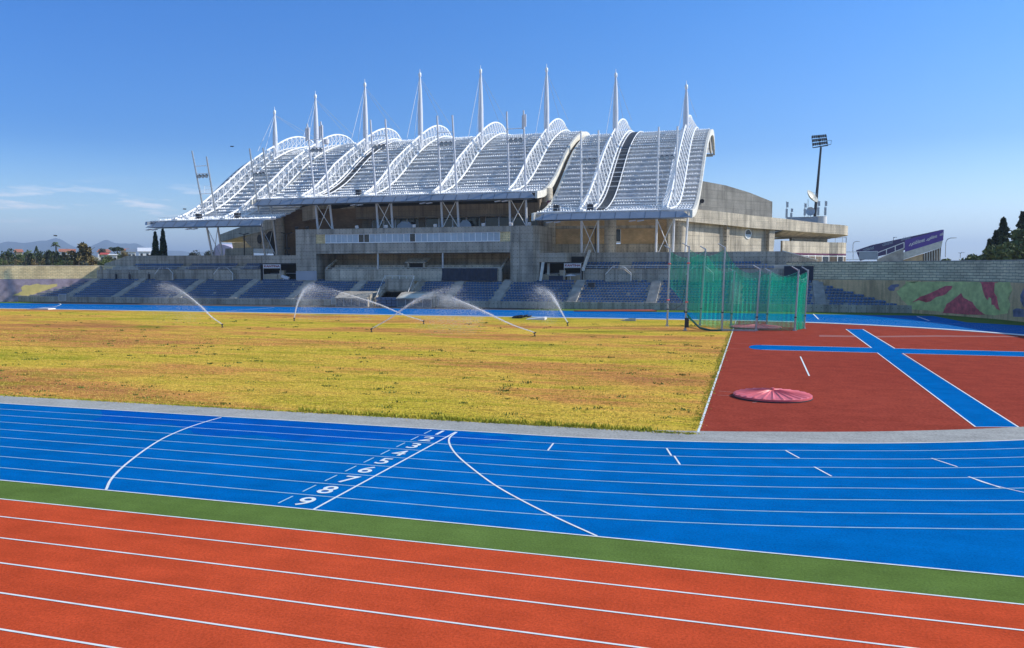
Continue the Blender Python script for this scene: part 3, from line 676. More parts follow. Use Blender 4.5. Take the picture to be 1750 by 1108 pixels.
# upper terrace: back wall, walkway, parapet
YU = SY+.35+NR*ROWD+.3
up = empty('upper_terrace', (-2, YU, 4.2), 'upper concrete terrace with parapet right of the press box', 'terrace')
upl = empty('upper_terrace', (-95, YU, 4.2), 'upper concrete terrace with parapet left of the press box, in shade', 'terrace')
XW0 = aY(996, 470, YU).x
for par, a, b_, aw0, aw1 in ((up, XW0, 20.0, -24.3, 15.2), (upl, -116, aY(445, 470, YU).x, -69.3, -111.2)):
    mb = MB(); mb.box(a, YU, 0, b_, YU+.3, 6.15); mb.build('lower_back_wall', M['conc'], par)
    mb = MB()
    for k in range(3): mb.box(a, YU+.3+k*.85, 5, b_, YU+1.15+k*.85, 5.85+.0+k*.38+(.4 if k else .25) if False else 6.0+k*.38)
    mb.build('rows', M['step'], par)
    yp = 105.6
    xx0, xx1 = (aw0, aw1) if aw0 < aw1 else (aw1, aw0)
    mb = MB()
    if par is up:
        mb.prism([(xx0, yp, 7.2), (XW0, yp, 5.0), (20.6, yp, 5.0), (20.6, yp, 7.5), (15.4, yp, 8.95), (xx0, yp, 8.95)], (0, .35, 0))
        mb.build('parapet', M['conc'], par)
        mb = MB(); mb.prism([(15.35, yp-.06, 8.96), (20.75, yp-.06, 7.45), (20.75, yp-.06, 7.60), (15.4, yp-.06, 9.1)], (0, .5, 0)); mb.build('coping', M['whited'], par)
    else:
        mb.prism([(-116.6, yp, 5.0), (xx1-6, yp, 5.0), (xx1, yp, 7.2), (xx1, yp, 8.85), (-111, yp, 9.0), (-116.8, yp, 7.4)], (0, .35, 0))
        mb.build('parapet', M['conc'], par)
    # promenade slab behind the parapet
    mb = MB(); mb.box(xx0-(.0 if par is up else 4), yp+.36, 4.0, xx1, 109.5, 7.9); mb.build('promenade', M['step'], par)
    # rail on the lower wall
    mb = MB(); x = a+.3
    mb.tube([(a+.3, YU+.15, 6.75), (b_-.5, YU+.15, 6.75)], .035, 5); mb.tube([(a+.3, YU+.15, 6.45), (b_-.5, YU+.15, 6.45)], .025, 4)
    while x < b_-.4: mb.tube([(x, YU+.15, 6.13), (x, YU+.15, 6.75)], .03, 4); x += 2.0
    mb.build('handrail', M['whited'], par)
    for px in ((1057, 1196) if par is up else (282, 383)):
        c_ = aY(px, 470, YU-.6).x
        mb = MB(); mb.prism([(c_-2.1, YU-.9, 4.1), (c_+2.1, YU-.9, 4.1), (c_+2.1, YU-.9, 5.2), (c_+1.0, YU-.9, 6.1), (c_-1.0, YU-.9, 6.1), (c_-2.1, YU-.9, 5.2)], (0, .88, 0)); mb.build('stair_block', M['conc'], par)
        mb = MB()
        mb.tube([(c_-2.1, YU-.95, 5.3), (c_-1.0, YU-.95, 6.5), (c_-.6, YU-.95, 6.5)], .05, 5); mb.tube([(c_+2.1, YU-.95, 4.2), (c_+2.1, YU-.95, 5.5), (c_+1.0, YU-.95, 6.5), (c_+.6, YU-.95, 6.5)], .05, 5)
        mb.build('stair_rail', M['white'], par)
mb = MB(); a = aY(1004, 438, YU-.1); mb.prism([(XW0-.1, YU-.3, 5.9), (XW0+.35, YU-.3, 5.9), (XW0+.6, YU+3.9, 9.0), (XW0+.15, YU+3.9, 9.0)], (0, 0, .45)); mb.build('stair_parapet', M['whited'], up)
mb = MB(); mb.box(XW0, YU+.02, 4.1, XW0+.3, 105.6, 6.2); mb.build('end_wall', M['conc'], up)
# dark store and gate at right end of upper terrace
mb = MB(); mb.box(aY(1340,460,YU).x, YU-.25, 4.2, 20.2, YU-.02, 6.6); mb.build('screen_panel', M['tarp'], up)
mb = MB(); mb.box(-114.6, YU-.1, 4.2, -114.2, YU+.2, 6.9); mb.build('end_post', M['conc'], upl)
for px in (198, 221, 254):
    p = aY(px, 470, YU-.5); mb = MB(); mb.box(p.x-.15, YU-.6, 4.2, p.x+.15, YU-.3, 5.3); mb.tube([(p.x, YU-.45, 5.3), (p.x, YU-.45, 5.7)], .06, 5)
    tag(mb.build('turnstile_post', M['dark'], loc=(p.x, YU-.45, 4.2)), {198: 'leftmost of three dark posts on the left terrace', 221: 'middle one of three dark posts on the left terrace', 254: 'rightmost of three dark posts on the left terrace'}[px], 'post', 'dark posts along the left back wall')
# kiosks
def kiosk(x0, x1, sx0, sx1, lab, right):
    k = empty('snack_kiosk', ((x0+x1)/2, YU, 4.2), lab, 'kiosk')
    mb = MB(); mb.box(x0, YU+3.3, 4.2, x1, YU+3.5, 8.3); mb.box(x0-.25, YU+.2, 4.2, x0, YU+3.3, 7.1); mb.box(x1, YU+.35, 4.2, x1+.25, YU+3.3, 7.1); mb.build('back_room', M['room'], k)
    mb = MB(); mb.box(x0-.3, YU-.05, 7.15, x1+.3, YU+3.6, 7.32); mb.build('roof_slab', M['dark'], k)
    mb = MB(); mb.box(sx0, YU-.2, 6.45, sx1, YU-.1, 7.12); sg = mb.build('sign', M['signw'], k)
    mb = MB(); mb.box(sx0-.07, YU-.22, 4.2, sx0, YU-.08, 7.2); mb.box(sx1, YU-.22, 4.2, sx1+.07, YU-.08, 7.2); mb.box(sx0, YU-.18, 6.38, sx1, YU-.12, 6.44); mb.build('kiosk_frame', M['steel'], k)
    text_mesh('KANTINA', .52, M['signr'], 'sign_lettering', k, ((sx0+sx1)/2, YU-.205, 6.77), (1,0,0), (0,0,1), .022, .004, 1.02*(sx1-sx0)/2.35*.93)
    mb = MB(); w = (x1-x0)
    mb.box(x0+.2, YU+.6, 4.2, x0+w*.42, YU+1.3, 5.3); mb.box(x0+w*.45, YU+1.0, 4.2, x0+w*.60, YU+1.6, 6.0); mb.box(sx0+.2, YU+.8, 4.2, sx1-.2, YU+1.2, 5.25); mb.build('counter', M['beige'], k)
    mb = MB(); mb.box(sx0+.1, YU+.75, 5.26, sx1-.1, YU+1.25, 5.33); mb.box(x0+.1, YU+2.9, 5.4, x1-.3, YU+3.0, 5.5); mb.build('worktop', M['signw'], k)
    return k
kxa, kxb = aY(924, 460, YU).x, aY(994, 460, YU).x
kiosk(kxa, kxb-.3, aY(965, 452, YU).x, kxb-.1, 'snack kiosk with white lettered sign right of the press box', 1)
kya, kyb = aY(446, 460, YU).x, aY(504, 460, YU).x
kiosk(kya, kyb, aY(451, 452, YU).x, aY(480, 452, YU).x, 'shaded snack kiosk with white lettered sign left of the press box', 0)
# chairs / awning heap and box by kiosks
p = aY(974, 474, YU-.4); mb = MB()
mb.prism([(p.x-1.0, p.y, 5.0), (p.x+.0, p.y, 5.35), (p.x+1.0, p.y, 5.05)], (0, .8, .05)); mb.tube([(p.x, p.y+.4, 4.2), (p.x, p.y+.4, 5.2)], .06, 6)
tag(mb.build('folded_table', M['signw'], loc=(p.x, p.y, 4.2)), 'white folding table standing under the right kiosk sign', 'table')
p = aY(488, 474, YU-.4); mb = MB(); mb.obox((p.x, p.y, 4.75), (.75, 0, -.22), (0, .25, 0), (.1, 0, .22)); mb.box(p.x-.5, p.y-.1, 4.2, p.x+.5, p.y+.15, 4.5)
tag(mb.build('freezer_lid', M['signw'], loc=(p.x, p.y, 4.2)), 'tilted white panel leaning beside the left kiosk', 'panel')
p = aY(955, 473, YU-.4); mb = MB(); mb.box(p.x-1.7, p.y, 4.2, p.x+.7, p.y+.1, 5.1); tag(mb.build('counter_screen', M['tarp'], loc=(p.x, p.y, 4.2)), 'low dark screen in front of the right kiosk counter', 'screen')
# green box on right rows
p = aY(1011, 487.5, SY+.5+5*ROWD); mb = MB(); mb.box(p.x-.55, p.y-.2, p.z-.3, p.x+.5, p.y+.3, p.z+.3); mb.box(p.x-.6, p.y-.25, p.z+.3, p.x+.55, p.y+.35, p.z+.38)
tag(mb.build('speaker_box', M['dark'], loc=(p.x, p.y, p.z-.3)), 'dark box resting on the blue seats right of the kiosk', 'box')
# ================================================================== PRESS BOX
YB = 101.0
BX0, BX1 = -69.25, -24.3; OX0, OX1 = -65.1, -28.25; ZT = 13.45; ZO = 9.02
pb = empty('press_box', ((BX0+BX1)/2, YB, 4.2), 'grey board marked concrete press box with a long window strip', 'building')
mb = MB()
WX0, WX1 = -63.25, -30.1; WZ0, WZ1 = 11.02, 12.38
mb.box(BX0, YB, 0, OX0, YB+10, ZT); mb.prism([(OX1, YB, 0), (BX1, YB, 0), (BX1+.9, YB+.9, 0), (BX1+.9, YB+10, 0), (OX1, YB+10, 0)], (0, 0, ZT))
mb.box(OX0, YB, ZO, OX1, YB+.5, WZ0-.15); mb.box(OX0, YB, WZ1+.1, OX1, YB+.5, ZT); mb.box(OX0, YB+.5, ZT-.3, OX1, YB+10, ZT-.01); mb.box(OX0, YB+.5, ZO+.01, OX1, YB+8, ZO+.4)
mb.build('shell', M['conc'], pb)
mb = MB(); mb.box(OX0, YB+.12, WZ0-.15, WX0, YB+.4, WZ1+.1); mb.build('stone_infill', M['stone'], pb)
mb = MB(); mb.box(WX1, YB+.12, WZ0-.15, OX1, YB+.4, WZ1+.1); mb.build('stone_infill', M['stone'], pb)
mb = MB(); mb.box(OX0, YB+7.5, 4, OX1, YB+7.8, ZO); mb.build('rear_wall', M['conc'], pb)
npan = 15; random.seed(3)
for i in range(npan):
    a = WX0+(WX1-WX0)*i/npan; b_ = WX0+(WX1-WX0)*(i+1)/npan
    mb = MB(); f = .07
    mb.box(a, YB+.1, WZ0-.14, a+f, YB+.2, WZ1+.09); mb.box(b_-f, YB+.1, WZ0-.14, b_, YB+.2, WZ1+.09); mb.box(a+f, YB+.1, WZ0-.14, b_-f, YB+.2, WZ0); mb.box(a+f, YB+.1, WZ1, b_-f, YB+.2, WZ1+.09)
    mb.box((a+b_)/2-.04, YB+.11, WZ0, (a+b_)/2+.04, YB+.19, WZ1)
    w = mb.build('window', M['white'], pb)
    for j in (0, 1):
        x0 = a+f if j == 0 else (a+b_)/2+.04; x1 = (a+b_)/2-.04 if j == 0 else b_-f
        mb = MB(); mb.box(x0, YB+.14+.02*j, WZ0, x1, YB+.17+.02*j, WZ1); mb.build('pane', M['glass'] if (i, j) in ((3, 1), (7, 1), (3, 0)) and random.random() < .8 else M['win'], w)
mb = MB()
for x in (aY(644.5, 440, YB).x, aY(755.5, 440, YB).x): mb.tube([(x, YB+.3, 5.4), (x, YB+.3, ZO)], .17, 8)
mb.build('post', M['steel'], pb)
mb = MB(); tx0, tx1 = aY(555, 470, YB).x, aY(857, 470, YB).x
mb.box(tx0, YB+.05, 4.15, tx1, YB+.35, 6.2); mb.build('balcony_front', M['concw'], pb)
mb = MB()
for k in range(4): mb.box(tx0+.3, YB+.4+k*.9, 4.1, tx1-.2-k*.2, YB+1.3+k*.9, 5.6+k*.45)
mb.prism([(tx0, YB+.36, 6.2), (tx0, YB+4.2, 7.7), (tx0, YB+4.2, 8.1), (tx0, YB+.36, 6.5)], (.3, 0, 0)); mb.prism([(tx1-.3, YB+.36, 6.2), (tx1-.3, YB+4.2, 7.9), (tx1-.3, YB+4.2, 8.3), (tx1-.3, YB+.36, 6.4)], (.3, 0, 0))
hx = aY(710, 450, YB+2).x
mb.box(hx-1.7, YB+2.2, 5.8, hx-1.35, YB+4, 7.3); mb.box(hx+1.35, YB+2.2, 5.8, hx+1.7, YB+4, 7.3); mb.prism([(hx-2, YB+1.9, 7.3), (hx+2, YB+1.9, 7.3), (hx+2.1, YB+4, 8.1), (hx-2.1, YB+4, 8.1)], (0, 0, .14))
mb.build('balcony_steps', M['concw'], pb)
mb = MB(); mb.box(hx-1.34, YB+2.6, 5.8, hx+1.34, YB+2.7, 7.25); mb.build('hatch', M['room'], pb)
mb = MB(); mb.tube([(tx0+.1, YB+.2, 6.45), (tx1-.1, YB+.2, 6.45)], .04, 5); x = tx0+.2
while x < tx1: mb.tube([(x, YB+.2, 6.18), (x, YB+.2, 6.45)], .03, 4); x += 2.2
mb.build('handrail', M['steel'], pb)
ta, tb = aY(755, 470, YB-.1).x, aY(850, 470, YB-.1).x
mb = MB(); n = 40
vs = []; 
for i in range(n+1):
    x = ta+(tb-ta)*i/n
    for k in range(5): z = 6.35-2.15*k/4; vs.append((x+.05*math.sin(k+i), YB-.06-.16*k/4+.07*math.sin(i*1.9)+.04*math.sin(i*.7+k), z))
mb._add(vs, [(i*5+k, i*5+k+1, (i+1)*5+k+1, (i+1)*5+k) for i in range(n) for k in range(4)])
tag(mb.build('tarpaulin', M['tarp'], loc=(ta, YB-.1, 4.3), fix=False), 'dark blue tarpaulin hanging over the press box balcony', 'tarpaulin')
mb = MB(); mb.box(BX0-.02, YB-.12, 4.2, OX0+.1, YB-.02, 5.9)
for z in (4.7, 5.2, 5.55): mb.box(BX0, YB-.16, z, OX0, YB-.12, z+.05)
mb.build('louvre_panel', M['fascia'], pb)
for i, px in enumerate((507, 525, 610, 660, 708, 744, 826, 873, 905)):
    p = aY(px, 388, YB+1.2); mb = MB(); mb.box(-.16, -.1, 0, .16, .1, .12); mb.obox((0, -.05, .35), (.28, 0, 0), (0, .14, .05), (0, -.06, .2))
    o = mb.build('deck_floodlight', M['dark'] if i < 2 else M['signw']); o.location = (p.x, YB+1.2, ZT)
    tag(o, ['small floodlight nearest the left end of the press box roof', 'second small floodlight from the left on the press box roof', 'small pale roof lamp left of the second column pair', 'small pale roof lamp under the second column pair', 'small pale roof lamp in front of the grey umbrella glass', 'small pale roof lamp in the middle of the press box roof', 'small pale roof lamp right of the third column pair', 'small pale roof lamp at the fourth column pair', 'small pale roof lamp at the right end of the press box roof'][i], 'lamp', 'small lamps on the press box roof')
# slab bridge right of press box over the kiosk
mb = MB(); a, b_ = aY(922, 440, YU).x, aY(969, 440, YU).x
mb.prism([(a, YU-.35, 7.35), (b_-.3, YU-.35, 7.35), (b_, YU, 7.35), (b_, YU+3.9, 7.35), (a, YU+3.9, 7.35)], (0, 0, 1.55)); mb.build('kiosk_canopy', M['conc'], up)
mb = MB(); a, b_ = -77.5, -69.3
mb.box(a, YU+.1, 7.35, b_, YU+3.9, 8.75); mb.build('kiosk_canopy', M['conc'], upl)
mb = MB(); mb.prism([(BX1+.95, YB+.4, 4.2), (BX1+1.4, YB+.4, 4.2), (BX1+1.9, YB+1, 8.6), (BX1+1.4, YB+1, 8.6)], (0, .3, 0)); mb.prism([(BX1+1.9, YB+2, 4.2), (BX1+2.3, YB+2, 4.2), (BX1+2.3, YB+2.4, 8.6), (BX1+1.9, YB+2.4, 8.6)], (0, .3, 0)); mb.build('strut', M['whited'], pb)
# ================================================================== ROOF
PC = [(97.9,14.95),(99,15.15),(103,15.6),(107.4,16.8),(111.6,18.5),(116,21.0),(120,23.7),(124.3,26.6),(128.3,29.0),(133,31.2),(138,33.1),(143,34.4),(148,35.0),(151,34.7),(153.5,33.8),(156,31.6)]
PM = [(104.9,19.2),(106,19.35),(110.5,20.1),(117,22.7),(121.9,25.5),(126,28.1),(131.3,31.0),(137,33.4),(143,35.2),(148,35.9),(151,35.6),(153.5,34.6),(156,32.2)]
def cr(T, y):
    n = len(T)
    for i in range(n-1):
        if T[i][0] <= y <= T[i+1][0] or i == n-2:
            h = T[i+1][0]-T[i][0]; t = (y-T[i][0])/h
            def sl_(j):
                a = max(j-1, 0); b_ = min(j+1, n-1); return (T[b_][1]-T[a][1])/(T[b_][0]-T[a][0])
            m0, m1 = sl_(i)*h, sl_(i+1)*h
            return (2*t**3-3*t*t+1)*T[i][1]+(t**3-2*t*t+t)*m0+(-2*t**3+3*t*t)*T[i+1][1]+(t**3-t*t)*m1
        if y < T[0][0]: return T[0][1]
flare = aY(1216, 222, 148).x
SECT = {'left': (aY(248, 385, 97).x, aY(443, 384, 97).x, PC, 'left roof wing of white ribbed sheets above the shaded stand'), 'mid': (-80.7, -24.9, PM, 'tall central roof of white ribbed sheets over the press box'), 'right': (aY(911, 377, 97).x, aY(1178, 371, 97).x, PC, 'right roof wing of white ribbed sheets with a free curved gable end')}
TR = {'left': [(-93.7, 470, 193), (-83.2, 540, 166)], 'mid': [(-71.0, 624, 146), (-58.0, 718, 129), (-44.3, 822.5, 123), (-30.1, 934, 121)], 'right': [(-15.9, 1052, 130), (-2.1, 1172.5, 150)]}
random.seed(21)
for key, (X0, X1, PF, lab) in SECT.items():
    rf = empty('grandstand_roof', ((X0+X1)/2, 104, PF[0][1]), lab, 'roof')
    def xend(y, X1=X1, key=key): return X1+(flare-X1)*max(0, min(1, (y-97)/51.0)) if key == 'right' else X1
    # arc-length rows
    YE = PF[1][0]; ys = [YE]
    while ys[-1] < 155.2:
        dz = (cr(PF, ys[-1]+.1)-cr(PF, ys[-1]))/.1; ys.append(min(156, ys[-1]+1.75/math.sqrt(1+dz*dz)))
    mb = MB(); mt2 = MB(); pr = MB()
    for i in range(len(ys)-1):
        ya, yb = ys[i], ys[i+1]; za, zb = cr(PF, ya)+.16, cr(PF, yb)-.02
        x = X0; step = .42; vs = []; xe = xend(ya); k = 0
        while x < xe:
            w = .05*(1 if k % 2 else -1); vs += [(x, ya-.12, za-.22), (x, ya-.12, za+w), (x, yb+.05, zb+w*.6)]; x += step; k += 1
        vs += [(xe, ya-.12, za-.22), (xe, ya-.12, za), (xend(yb), yb+.05, zb)]
        n = len(vs)//3; mb._add(vs, [f for j in range(n-1) for f in ((3*j, 3*j+3, 3*j+4, 3*j+1), (3*j+1, 3*j+4, 3*j+5, 3*j+2))])
        # upstand ribs on the lower edge of each sheet
        if ya < 151:
            x = X0+.2; ph = random.uniform(0, 50)
            while x < xe-.3:
                if noise.noise(Vector((x*.16+ph, i*.7, 3))) > -.12:
                    hh = .27+.15*noise.noise(Vector((x*1.3, i, 0)))
                    pr._add([(x-.11, ya-.16, za+.02), (x+.11, ya-.16, za+.02), (x+.11, ya+.40, za+.24), (x-.11, ya+.40, za+.24), (x, ya+.02, za+.02+hh), (x, ya+.32, za+.14+hh)], [(0,1,4),(1,2,5,4),(2,3,5),(3,0,4,5)])
                x += .44
            mt2.tube([(X0+.1, ya-.28, za+.10), (xe-.1, ya-.28, za+.10)], .085, 5)
            if i % 3 == 1: mt2.tube([(X0+.1, ya-.62, za-.02), (xe-.1, ya-.62, za-.02)], .05, 4)
    mb.build('roof_sheets', M['sheet'], rf, fix=False); mt2.build('purlins', M['white'], rf); pr.build('upstand_ribs', M['white'], rf, fix=False)
    # fascia: slanted metal nose with pointed ends, walkway and rail
    z0 = PF[1][1]-1.05; e0, e1 = (X0-.0, X1+.0)
    mb = MB(); sec = [(YE-2, z0), (YE-.9, z0+1.0), (YE, z0+1.0), (YE-.4, z0-.15)]
    vs = [(e0-.0, YE-2, z0)]+[(e0+1.5, y, z) for y, z in sec[1:]]; vs2 = [(e1+.2, YE-2, z0)]+[(e1-1.0 if key != 'left' else e1-.4, y, z) for y, z in sec[1:]]
    mb._add(vs+vs2, [(0,1,5,4),(1,2,6,5),(2,3,7,6),(3,0,4,7),(0,3,2,1),(4,5,6,7)]); mb.build('fascia', M['fascia'], rf)
    mb = MB(); x = e0+1.5
    while x < e1-1: mb.box(x-.02, 103.9, z0-.02, x+.02, 105.2, z0+1.04) if False else mb.obox((x, YE-1.45, z0+.52), (.02, 0, 0), (0, .57, .52), (0, -.02, .02)); x += 2.35
    mb.build('fascia_joints', M['dark'], rf)
    mb = MB(); zz = z0+1.0; mb.tube([(e0+1.5, YE-.1, zz+.95), (e1-1, YE-.1, zz+.95)], .03, 4); mb.tube([(e0+1.5, YE-.1, zz+.5), (e1-1, YE-.1, zz+.5)], .022, 4); x = e0+1.5
    while x < e1-1: mb.tube([(x, YE-.1, zz), (x, YE-.1, zz+.95)], .03, 4); x += 2.1
    mb.build('walkway_rail', M['white'], rf)
    # curved edge beams
    edges = {'left': [X0], 'mid': [X0, X1], 'right': [X0, None]}[key]
    for e in edges:
        P = []; y = YE-1.4
        while y <= 156.1: P.append((e if e is not None else xend(y), y, cr(PF, max(y, PF[0][0])))); y += 1.0
        mb = MB(); n = len(P); vs = []
        sg = -1 if e == X0 else 1; dp = .95 if key != 'left' else .35
        for (a, b_, c_) in P: vs += [(a, b_, c_+.28), (a+sg*.42, b_, c_+.28), (a+sg*.42, b_-.15, c_-dp), (a, b_-.15, c_-dp)]
        mb._add(vs, [(i*4+k, i*4+(k+1) % 4, (i+1)*4+(k+1) % 4, (i+1)*4+k) for i in range(n-1) for k in range(4)]+[(0,1,2,3), ((n-1)*4+3, (n-1)*4+2, (n-1)*4+1, (n-1)*4)])
        mb.build('edge_beam', M['whited'] if key != 'left' else M['fascia'], rf)
        if key == 'mid' and e == X0 or key == 'left':
            pass
    # rear closing wall under the curl at the gable end
    mb = MB(); ye = [146+.8*i for i in range(12)]
    mb.prism([(xend(150)-.2, y, cr(PF, min(y, 156))-.2) for y in ye]+[(xend(150)-.2, 154.5, 31.2), (xend(150)-.2, 150, 31.3), (xend(150)-.2, 147.5, 32.6)], (-.3, 0, 0)); mb.build('gable_panel', M['step'], rf)
    mb = MB(); mb.box(X0, 155.2, 30.9, xend(156), 156.6, 31.3); mb.build('rear_gutter', M['steel'], rf)
    # ridge cap seen behind the crest
    segs = {'left': [], 'mid': [(-66, -59.5), (-55, -46), (-41.5, -31.5)], 'right': [(-9.8, -.5)]}[key]
    for a, b_ in segs:
        mb = MB(); mb.box(a, 148.5, 34.9, b_, 152, 35.75); mb.build('ridge_hatch', M['steel'], rf)
    # dark membrane strips where panels are missing
    for xs_, xw, y0_, y1_ in {'left': [], 'mid': [(-69.1, 1.5, 107, 139)], 'right': [(-14.0, 1.7, 102, 147)]}[key]:
        mb = MB(); y = y0_; vs = []
        while y <= y1_: z = cr(PF, y)+.5; vs += [(xs_, y, z), (xs_+xw, y, z)]; y += 1.0
        n = len(vs)//2; mb._add(vs, [(2*j, 2*j+1, 2*j+3, 2*j+2) for j in range(n-1)])
        mb._add([(v[0], v[1], v[2]-.35) for v in vs], [(2*j, 2*j+2, 2*j+3, 2*j+1) for j in range(n-1)]); mb.build('dark_valley_strip', M['black'], rf, fix=False)
        for s_ in (0, xw):
            mb = MB(); mb.tube([(v[0], v[1], v[2]+.05) for v in vs[(0 if s_ == 0 else 1)::2]], .10, 5); mb.build('valley_edge', M['white'], rf)
    # trusses and masts
    HT = [(90,3.3),(112,3.3),(118,3.4),(122,3.2),(127,2.7),(133,2.6),(138,2.9),(143,2.9),(148,2.4),(152,1.4),(155,.5)]
    for tx, mpx, mpy in TR[key]:
        ch = MB(); br_ = MB()
        n = 30; yt = [YE-.2+(154.8-YE+.2)*i/n for i in range(n+1)]
        top = [Vector((tx, y, cr(PF, y)+.4+min(cr(HT, y), .25+(y-YE)*.25))) for y in yt]
        wd = [min(1.35, .5+(y-YE)*.12) for y in yt]
        bl = [Vector((tx-w, y, cr(PF, y)+.45+.35*min(1, (y-YE)/10)*min(1, (155-y)/8))) for y, w in zip(yt, wd)]; br2 = [Vector((tx+w, y, cr(PF, y)+.45+.35*min(1, (y-YE)/10)*min(1, (155-y)/8))) for y, w in zip(yt, wd)]
        ch.tube(top, .18, 6); ch.tube(bl, .15, 6); ch.tube(br2, .16, 6)
        for i in range(n):
            br_.tube([bl[i], top[i+1]], .075, 4); br_.tube([top[i+1], bl[i+1]], .06, 4); br_.tube([br2[i], top[i+1]], .075, 4); br_.tube([top[i+1], br2[i+1]], .06, 4); br_.tube([bl[i], br2[i]], .05, 4); br_.tube([bl[i], br2[i+1]], .05, 4)
        t = ch.build('truss', M['white'], rf, smooth=True); br_.build('bracing', M['white'], t)
        mtp = aY(mpx, mpy, 133.0); zb_ = cr(PF, 133); ztp = mtp.z
        mb = MB(); L = ztp-zb_
        mb.lathe((tx+.0, 133.0, zb_-.6), [(.46, 0), (.56, L*.30), (.54, L*.55), (.38, L*.85), (.24, L*.97), (.18, L+.3)], 14)
        mo = mb.build('mast', M['mast'], rf, smooth=True)
        mb = MB(); mb.lathe((tx, 133.0, ztp-.35), [(.20, 0), (.30, .15), (.30, .75), (.12, 1.0), (.05, 1.1), (.045, 1.7)], 10); mb.build('finial', M['white'], mo, smooth=True)
        for s_ in (-1, 1):
            mb = MB(); mb.tube([(tx+s_*.1, 133, ztp-.5), (tx+s_*.9, 127.5, cr(PF, 127.5)+3.7)], .045, 4); mb.build('stay_cable', M['white'], mo)
            mb = MB(); mb.tube([(tx+s_*.1, 133, ztp-.5), (tx+s_*.9, 149, cr(PF, 149)+3.4)], .035, 4); mb.build('stay_cable', M['steel'], mo)
    # box on the walkway
    for bx_ in {'left': [-81.5, -90.0], 'mid': [-60.0], 'right': [-20.3, -14.6]}[key]:
        mb = MB(); mb.box(bx_-.45, YE+1.6, cr(PF, YE+1.8)+.4, bx_+.45, YE+2.4, cr(PF, YE+1.8)+1.4); mb.build('control_box', M['dark'], rf)
    for lx in {'left': [-99, -90], 'mid': [-73.6, -59.5, -45.8, -31.7], 'right': [-17.2, -3.8]}[key]:
        for d in (0, 1.3):
            mb = MB(); mb.obox((lx+d+(-3.5 if key == 'right' else 0), YE-1, z0-.35), (.5, 0, .06), (0, .35, .0), (0, 0, .07)); mb.build('soffit_light', M['signw'], rf)
# floodlight frames: pairs of leaning poles that pass through the roof
FR = [(((363,437),(328,258)),((380,437),(353,268)),7.9,'floodlight frame of two leaning poles nearest the left roof tip','left'),
      (((453,436),(426.5,254)),((474,436),(449.5,253)),7.9,'floodlight frame of leaning poles beside the second mast from the left','left'),
      (((543,389),(525,212)),((568,389),(548,208)),ZT,'floodlight frame with phone antennas on the left end of the press box','mid'),
      (((646,388),(633,205)),((671,388),(658.5,204)),ZT,'floodlight frame between the third and fourth masts from the left','mid'),
      (((756,388),(747,198)),((784,388),(773,197)),ZT,'floodlight frame between the fourth and fifth masts from the left','mid'),
      (((872,388),(866,191)),((900,388),(894.7,189)),ZT,'floodlight frame on the right end of the press box','mid'),
      (((994,431),(993,224)),((1022,431),(1022.8,223)),7.9,'floodlight frame of white poles left of the second mast from the right','right'),
      (((1121,431),(1126,217)),((1150,431),(1158,216)),7.9,'floodlight frame of white poles beside the rightmost mast','right')]
